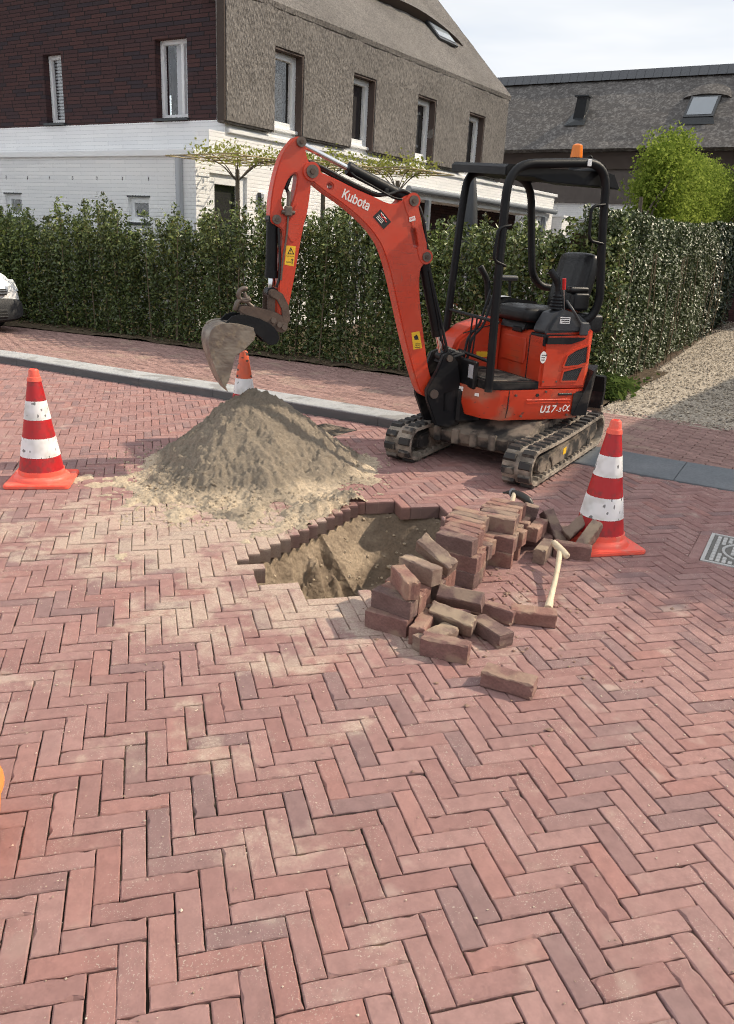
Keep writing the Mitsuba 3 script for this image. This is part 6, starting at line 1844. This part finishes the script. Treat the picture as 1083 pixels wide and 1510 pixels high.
def front_hedge(t0, t1, label, seed, shoots=30, per=330):
    """a row of bushes: leafy upright shoots of uneven height"""
    k = thing('evergreen_hedge', label, 'hedge', 'clipped evergreen hedge bushes along the pavement')
    r = np.random.default_rng(seed)
    n = int((t1 - t0) * shoots)
    ts = t0 + (t1 - t0) * (np.arange(n) + r.random(n)) / n
    ds = r.random(n) ** 1.1 * 0.62
    wave = meshkit.fbm(np.stack([ts * 2.6, ds * 0, ts * 0 + 3.0], 1), 3, 11)
    tops = np.interp(ts, TOP_T, TOP_Z) + r.normal(0, 0.09, n) + 0.6 * (wave - 0.5)
    end = np.minimum(ts - t0, t1 - ts)
    tops -= 0.35 * np.clip(0.18 - end, 0, 1) / 0.18 * r.random(n)
    lean = r.normal(0, 0.10, (n, 2))
    fr = r.random((n, per)) ** 0.72
    z = 0.03 + (tops[:, None] - 0.03) * fr
    rad = (0.16 - 0.085 * fr) * np.abs(r.normal(0, 0.75, (n, per)))
    th = r.uniform(0, 2 * PI, (n, per))
    bul = 0.20 * (meshkit.fbm(np.stack([ts[:, None] * 1.8 + 0 * z, z * 1.6, 0 * z], -1), 3, seed) - 0.5)
    tt = ts[:, None] + lean[:, :1] * fr + rad * np.cos(th)
    dd = ds[:, None] + lean[:, 1:] * fr * 0.6 + rad * np.sin(th) + bul - 0.17
    P = np.stack([HB0[0] + tt * HD[0] + dd * HN[0], HB0[1] + tt * HD[1] + dd * HN[1], z], -1)
    alive = (r.random((n, 1)) < 0.93) & (z < tops[:, None] + 0.02) & (meshkit.fbm(P * 3.6, 3, 5 + seed) > 0.33)
    young = (fr > 0.72)[alive]
    P = P[alive]
    nf = int((t1 - t0) * 3600)
    tf, df, zf = r.uniform(t0 + 0.06, t1 - 0.06, nf), r.uniform(-0.10, 0.45, nf), r.random(nf)
    topf = np.interp(tf, TOP_T, TOP_Z) - 0.16 + 0.40 * (meshkit.fbm(np.stack([tf * 2.6, df * 0, tf * 0 + 3.0], 1), 3, 11) - 0.5)
    zf = 0.02 + topf * zf ** 0.95
    bf = 0.20 * (meshkit.fbm(np.stack([tf * 1.8, zf * 1.6, 0 * zf], -1), 3, seed) - 0.5)
    Pf = np.column_stack([HB0 + tf[:, None] * HD + (df + bf)[:, None] * HN, zf])
    Pf = Pf[meshkit.fbm(Pf * 3.0, 3, 5 + seed) > 0.32]
    P = np.vstack([P, Pf]); young = np.concatenate([young, np.zeros(len(Pf), bool)])
    m, c = leaves(P, 0.060, up=np.array([0, 0, 0.55]) - np.array([*HN, 0]) * 0.35, aspect=0.5, seed=seed)
    tone = np.repeat(np.concatenate([np.repeat(r.random(n)[:, None], per, 1)[alive], np.full(len(Pf), 0.4)]), 5)[:, None]
    col = leafcol(c, (0.024, 0.042, 0.011), (0.085, 0.110, 0.030), seed + 1, (0.17, 0.15, 0.055), 0.05)
    yc = leafcol(c, (0.06, 0.085, 0.02), (0.17, 0.20, 0.06), seed + 2)
    col = np.where(np.repeat(young & (r.random(c) < 0.5), 5)[:, None], yc, col) * (0.85 + 1.15 * tone)
    part(k, 'foliage', m, 'mat_leaf_gloss', color=col)
    st = []
    for q in range(0, n, 3):
        b0 = HB0 + ts[q] * HD + (ds[q] - 0.17) * HN
        e0 = b0 + lean[q, 0] * HD + lean[q, 1] * 0.6 * HN
        st.append(tube([(*b0, 0.0), (*((b0 + e0) / 2), tops[q] * 0.5), (*e0, tops[q] * 0.93)], [0.011, 0.008, 0.004], 5, caps=False))
    part(k, 'stem', cat(*st), 'mat_twig', kind='stuff')
    return k


front_hedge(-2.6, 3.10, 'dark green clipped hedge bush behind the left cone, running to the left edge', 1)
front_hedge(3.12, 4.66, 'narrow hedge bush in front of the white house corner, left of the digger arm', 2)
front_hedge(4.70, 9.95, 'long dark green hedge bush behind the boom and the digger', 3)
# a few orange leaves showing through the hedge by the roof frame
P = np.column_stack([HB0 + (8.05 + rv.normal(0, 0.05, 14))[:, None] * HD - 0.02 * HN, 1.02 + rv.normal(0, 0.09, 14)])
m, c = leaves(P, 0.05, seed=77)
part('evergreen_hedge_002', 'orange_leaves', m, 'mat_leaf_lime', color=np.tile([0.75, 0.13, 0.03], (5 * c, 1)), kind='stuff', label='orange leaves in the hedge')

SB0 = np.array([2.55, 9.05]); SD = np.array([math.cos(math.radians(62.3)), math.sin(math.radians(62.3))]); SN = np.array([-SD[1], SD[0]])   # SN points into the garden


def side_hedge(t0, t1, label, seed, dens, top, size, name='ivy_hedge', a=(0.035, 0.055, 0.018), b=(0.105, 0.14, 0.05)):
    k = thing(name, label, 'hedge')
    r = np.random.default_rng(seed)
    n = int((t1 - t0) * dens)
    t = t0 + (t1 - t0) * r.random(n) ** 1.35
    d = 0.42 * r.random(n) ** 1.5
    tz = np.interp(t, *top) + 0.12 * (meshkit.fbm(np.stack([t * 5, d * 3, d * 0], 1), 3, seed) - 0.5)
    z = 0.05 + tz * r.random(n) ** 0.9
    bul = 0.13 * (meshkit.fbm(np.stack([t * 2.6, z * 2.6, z * 0], 1), 3, seed + 3) - 0.5) * 2
    P = np.column_stack([SB0 + t[:, None] * SD + (d + bul)[:, None] * SN, z])
    P = P[meshkit.fbm(P * 4.0, 2, seed) > 0.28]
    m, c = leaves(P, size, up=np.array([0, 0, 0.75]) - np.array([*SN, 0]) * 0.75, aspect=0.8, droop=0.9, jitter=0.6, seed=seed)
    part(k, 'foliage', m, 'mat_leaf_ivy', color=leafcol(c, a, b, seed, (0.16, 0.19, 0.10), 0.10))
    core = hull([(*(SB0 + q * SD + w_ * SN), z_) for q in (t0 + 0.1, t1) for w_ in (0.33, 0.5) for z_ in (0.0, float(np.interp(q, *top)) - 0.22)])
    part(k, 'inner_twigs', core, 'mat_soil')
    st = []
    for q in range(int((t1 - t0) * 1.6)):
        tt = r.uniform(t0, t1)
        b0 = SB0 + tt * SD - 0.01 * SN
        st.append(tube(bend([(*b0, 0.0), (*(b0 + SD * r.normal(0, 0.12) - SN * 0.03), 0.8), (*(b0 + SD * r.normal(0, 0.2)), 1.7)], 0.3, 3), 0.006, 4, caps=False))
    part(k, 'vine', cat(*st), 'mat_twig', kind='stuff')
    return k


side_hedge(-0.15, 9.6, 'tall glossy ivy hedge along the gravel path, right of the digger', 11, 9200, ([-1, 0, 3, 7, 10], [2.02, 2.08, 2.08, 2.22, 2.3]), 0.047)
side_hedge(9.6, 15.5, 'hedge with shade put into its dark leaf colours at the far end of the gravel path', 12, 1900, ([9, 11, 16], [2.3, 2.45, 2.6]), 0.085, name='shaded_hedge', a=(0.012, 0.026, 0.012), b=(0.035, 0.06, 0.025))  # hedge runs on; its shade is painted into the darker leaf colours
# end face of the ivy hedge turned to the street
# weeds at its foot
wd = thing('weed_clump', 'bright green broad leaved weeds at the foot of the ivy hedge behind the digger', 'weeds')
P = []
for q in range(420):
    tt = abs(rv.normal(0, 0.75)); w_ = rv.normal(-0.10, 0.09); hgt = max(0.02, 0.34 * math.exp(-tt * 0.8) * rv.random())
    P.append([*(SB0 + (tt - 0.02) * SD + w_ * SN), hgt + 0.05])
m, c = leaves(np.array(P), 0.11, up=np.array([0, 0, 1.4]), aspect=0.5, seed=31)
part(wd, 'leaf_mass', m, 'mat_leaf_lime', color=leafcol(c, (0.06, 0.10, 0.03), (0.15, 0.21, 0.06), 32), kind='stuff')


def trunk_tree(name, label, base, h, crown_pts, leaf, col, mat, group=None, r0=0.07, seed=0, asp=0.6, limbs=10, cat_='tree', droop=0.5):
    k = thing(name, label, cat_, group)
    r = np.random.default_rng(seed)
    b = np.array(base, float)
    part(k, 'trunk', tube(bend([b, b + [r.normal(0, 0.03), r.normal(0, 0.03), h * 0.5], b + [r.normal(0, 0.05), r.normal(0, 0.05), h]], 0.3), np.linspace(r0, r0 * 0.45, len(bend([(0, 0, 0), (0, 0.01, h * 0.5), (0.01, 0, h)], 0.3))), 9), 'mat_bark', smooth=True)
    lm = []
    for q in range(limbs):
        e = crown_pts[r.integers(len(crown_pts))]
        s0 = b + [0, 0, h * r.uniform(0.35, 0.95)]
        mid = (s0 + e) / 2 + [0, 0, 0.1]
        lm.append(tube([s0, mid, e], [r0 * 0.4, r0 * 0.25, 0.006], 6, caps=False))
    if lm:
        part(k, 'limb', cat(*lm), 'mat_bark', kind='stuff')
    m, c = leaves(crown_pts, leaf, up=np.array([0, 0, 0.5]), aspect=asp, droop=droop, seed=seed)
    part(k, 'crown', m, mat, color=leafcol(c, *col, seed))
    return k


def clump_crown(blobs, n, seed, clump=0.16, per=38):
    """points in leaf clumps on and in a union of ellipsoids (cx, cy, cz, rx, ry, rz)"""
    r = np.random.default_rng(seed)
    B = np.array(blobs, float)
    w = (B[:, 3] * B[:, 4] * B[:, 5]) ** 0.75
    idx = r.choice(len(B), n // per, p=w / w.sum())
    d = r.normal(0, 1, (len(idx), 3)); d /= np.linalg.norm(d, axis=1, keepdims=True)
    rad = r.random(len(idx)) ** 0.33
    c = B[idx, :3] + d * rad[:, None] * B[idx, 3:6]
    p = np.repeat(c, per, 0) + r.normal(0, clump, (len(c) * per, 3)) * [1, 1, 0.7]
    return p


# lime green tree behind the ivy hedge, clipped into a block
lt = []
for (d, h0_, h1z) in ((6.1, 2.0, 3.45), (6.6, 2.0, 3.85), (7.5, 2.0, 3.75), (8.6, 2.0, 3.62), (9.8, 2.0, 3.70), (11.2, 2.1, 3.75), (12.6, 2.1, 3.85), (14.2, 2.1, 3.9), (16.0, 2.1, 4.0), (17.8, 2.1, 4.1), (19.6, 2.1, 4.2)):
    q = SB0 + d * SD + 0.75 * SN
    lt.append((q[0], q[1], (h0_ + h1z) / 2, 0.45, 0.45, (h1z - h0_) / 2 + 0.05))
qb = SB0 + 5.4 * SD + 0.9 * SN
trunk_tree('lime_green_tree', 'clipped tree with fresh lime green leaves rising behind the ivy hedge', (qb[0], qb[1], 0), 2.6, clump_crown(lt, 56000, 3, 0.11, 26), 0.062, ((0.15, 0.22, 0.035), (0.38, 0.46, 0.10)), 'mat_leaf_lime', seed=3, asp=0.75)

# flat trained trees on bamboo frames in front of the white wall
def roof_tree(base, half, z, label, seed, n=760):
    k = thing('trained_tree', label, 'tree', 'flat trained trees on bamboo frames')
    r = np.random.default_rng(seed)
    b = np.array([base[0], base[1], 0.0])
    part(k, 'trunk', tube([b, b + [0.01, 0, 1.2], b + [0.0, 0.0, z - 0.12]], [0.045, 0.04, 0.033], 9), 'mat_bark', smooth=True)
    for i in range(5):
        o = -half + 2 * half * i / 4
        for A, Bv in ((HU, HV), (HV, HU)):
            a0 = b[:2] + A * -half + Bv * o; a1 = b[:2] + A * half + Bv * o
            part(k, 'bamboo_cane', tube([(*a0, z), (*a1, z + 0.02)], 0.009, 6), 'mat_bamboo')
    tips = []
    for i in range(8):
        a = 2 * PI * i / 8 + r.normal(0, 0.1)
        d = HU * math.cos(a) + HV * math.sin(a)
        L = half * r.uniform(0.8, 1.15)
        e = b + [*(d * L), z + r.uniform(0.0, 0.1)]
        mdl = b + [*(d * L * 0.45), z - 0.02]
        part(k, 'branch', tube(bend([b + [0, 0, z - 0.30], mdl, e], 0.2, 4), np.linspace(0.009, 0.004, len(bend([b + [0, 0, z - 0.30], mdl, e], 0.2, 4))), 6), 'mat_bark', smooth=True)
        for w in np.linspace(0.3, 1.0, 6):
            tips.append(b + [0, 0, z] + np.array([*(d * L * w), 0.04]))
    tips = np.array(tips)
    P = np.repeat(tips, n // len(tips) + 1, 0)
    P = P + r.normal(0, 0.075, P.shape) * [1, 1, 0.9] + [0, 0, 0.05]
    m, c = leaves(P, 0.058, up=np.array([0, 0, 0.6]), aspect=0.55, seed=seed)
    part(k, 'leaves', m, 'mat_leaf_lime', color=leafcol(c, (0.20, 0.23, 0.05), (0.44, 0.45, 0.13), seed), kind='stuff')
    return k


roof_tree((-2.25, 13.0), 0.72, 2.72, 'flat trained tree left of the digger arm, in front of the white corner', 1)
roof_tree((-0.95, 13.2), 0.70, 2.72, 'flat trained tree seen between the arm and the boom', 2)
roof_tree((0.20, 13.3), 0.62, 2.70, 'flat trained tree above the boom cylinder', 3)

# dry leaves and litter on the soil strip under the hedge
nl = 2200
tl, dl = rv.uniform(-2.5, 9.9, nl), rv.normal(-0.16, 0.14, nl)
Pl = np.column_stack([HB0 + tl[:, None] * HD + dl[:, None] * HN, np.zeros(nl)])
s_, d_ = ksd(Pl[:, 0], Pl[:, 1])
Pl[:, 2] = zpave(s_) + np.where(d_ > 2.34, 0.028, 0.008)
m, c = leaves(Pl, 0.045, up=np.array([0, 0, 2.0]), jitter=0.5, seed=91)
solo('leaf_litter', m, 'mat_leaf_gloss', 'dry brown leaves and litter along the foot of the hedge', 'leaf litter', kind='stuff', color=leafcol(c, (0.07, 0.05, 0.03), (0.24, 0.18, 0.11), 92, (0.06, 0.09, 0.03), 0.2))

pz = thing('folded_parasol', 'folded dark grey garden parasol standing behind the hedge', 'parasol')
part(pz, 'cover', move(lathe([(0, 1.45), (0.075, 1.46), (0.115, 1.75), (0.125, 2.0), (0.10, 2.35), (0.06, 2.66), (0.03, 2.72), (0, 2.73)], 14), (1.40, 13.0, 0), ry=-0.03), 'mat_grey_plastic', smooth=50)
part(pz, 'pole', cyl((1.42, 13.0, 0), (1.40, 13.0, 1.5), 0.025, 10), 'mat_grey_plastic', smooth=True)

# what stands to the right of the picture and shades the street: the neighbour's house and a young tree
nb = thing('neighbour_house', 'brick house with a thatched roof to the right of the street', 'house')
NO = np.array([6.2, 8.45])
def npz(m):
    return hp(m, NO, HV, -HU)
part(nb, 'wall', npz(box(0.2, 11.0, -8.0, -0.2, -0.1, 3.4)), 'mat_dark_brick')
part(nb, 'roof', npz(prism(sg.Polygon([(0.0, 3.3), (11.2, 3.3), (10.2, 7.9), (1.0, 7.9)]), -4.3, -4.1)) if False else npz(hull([(0, 0.0, 3.3), (11.2, 0.0, 3.3), (0, -8.2, 3.3), (11.2, -8.2, 3.3), (0.2, -4.1, 7.9), (11.0, -4.1, 7.9), (0, 0, 3.1), (11.2, 0, 3.1), (0, -8.2, 3.1), (11.2, -8.2, 3.1)])), 'mat_thatch')
ct = clump_crown([(6.6, 5.15, 3.7, 0.8, 0.75, 0.8), (7.2, 5.3, 4.2, 0.8, 0.8, 0.8)], 5200, 9, 0.2, 26)
trunk_tree('street_tree', 'young street tree just right of the picture', (6.9, 5.2, 0), 3.4, ct, 0.10, ((0.04, 0.08, 0.02), (0.10, 0.16, 0.04)), 'mat_leaf_lime', seed=9)
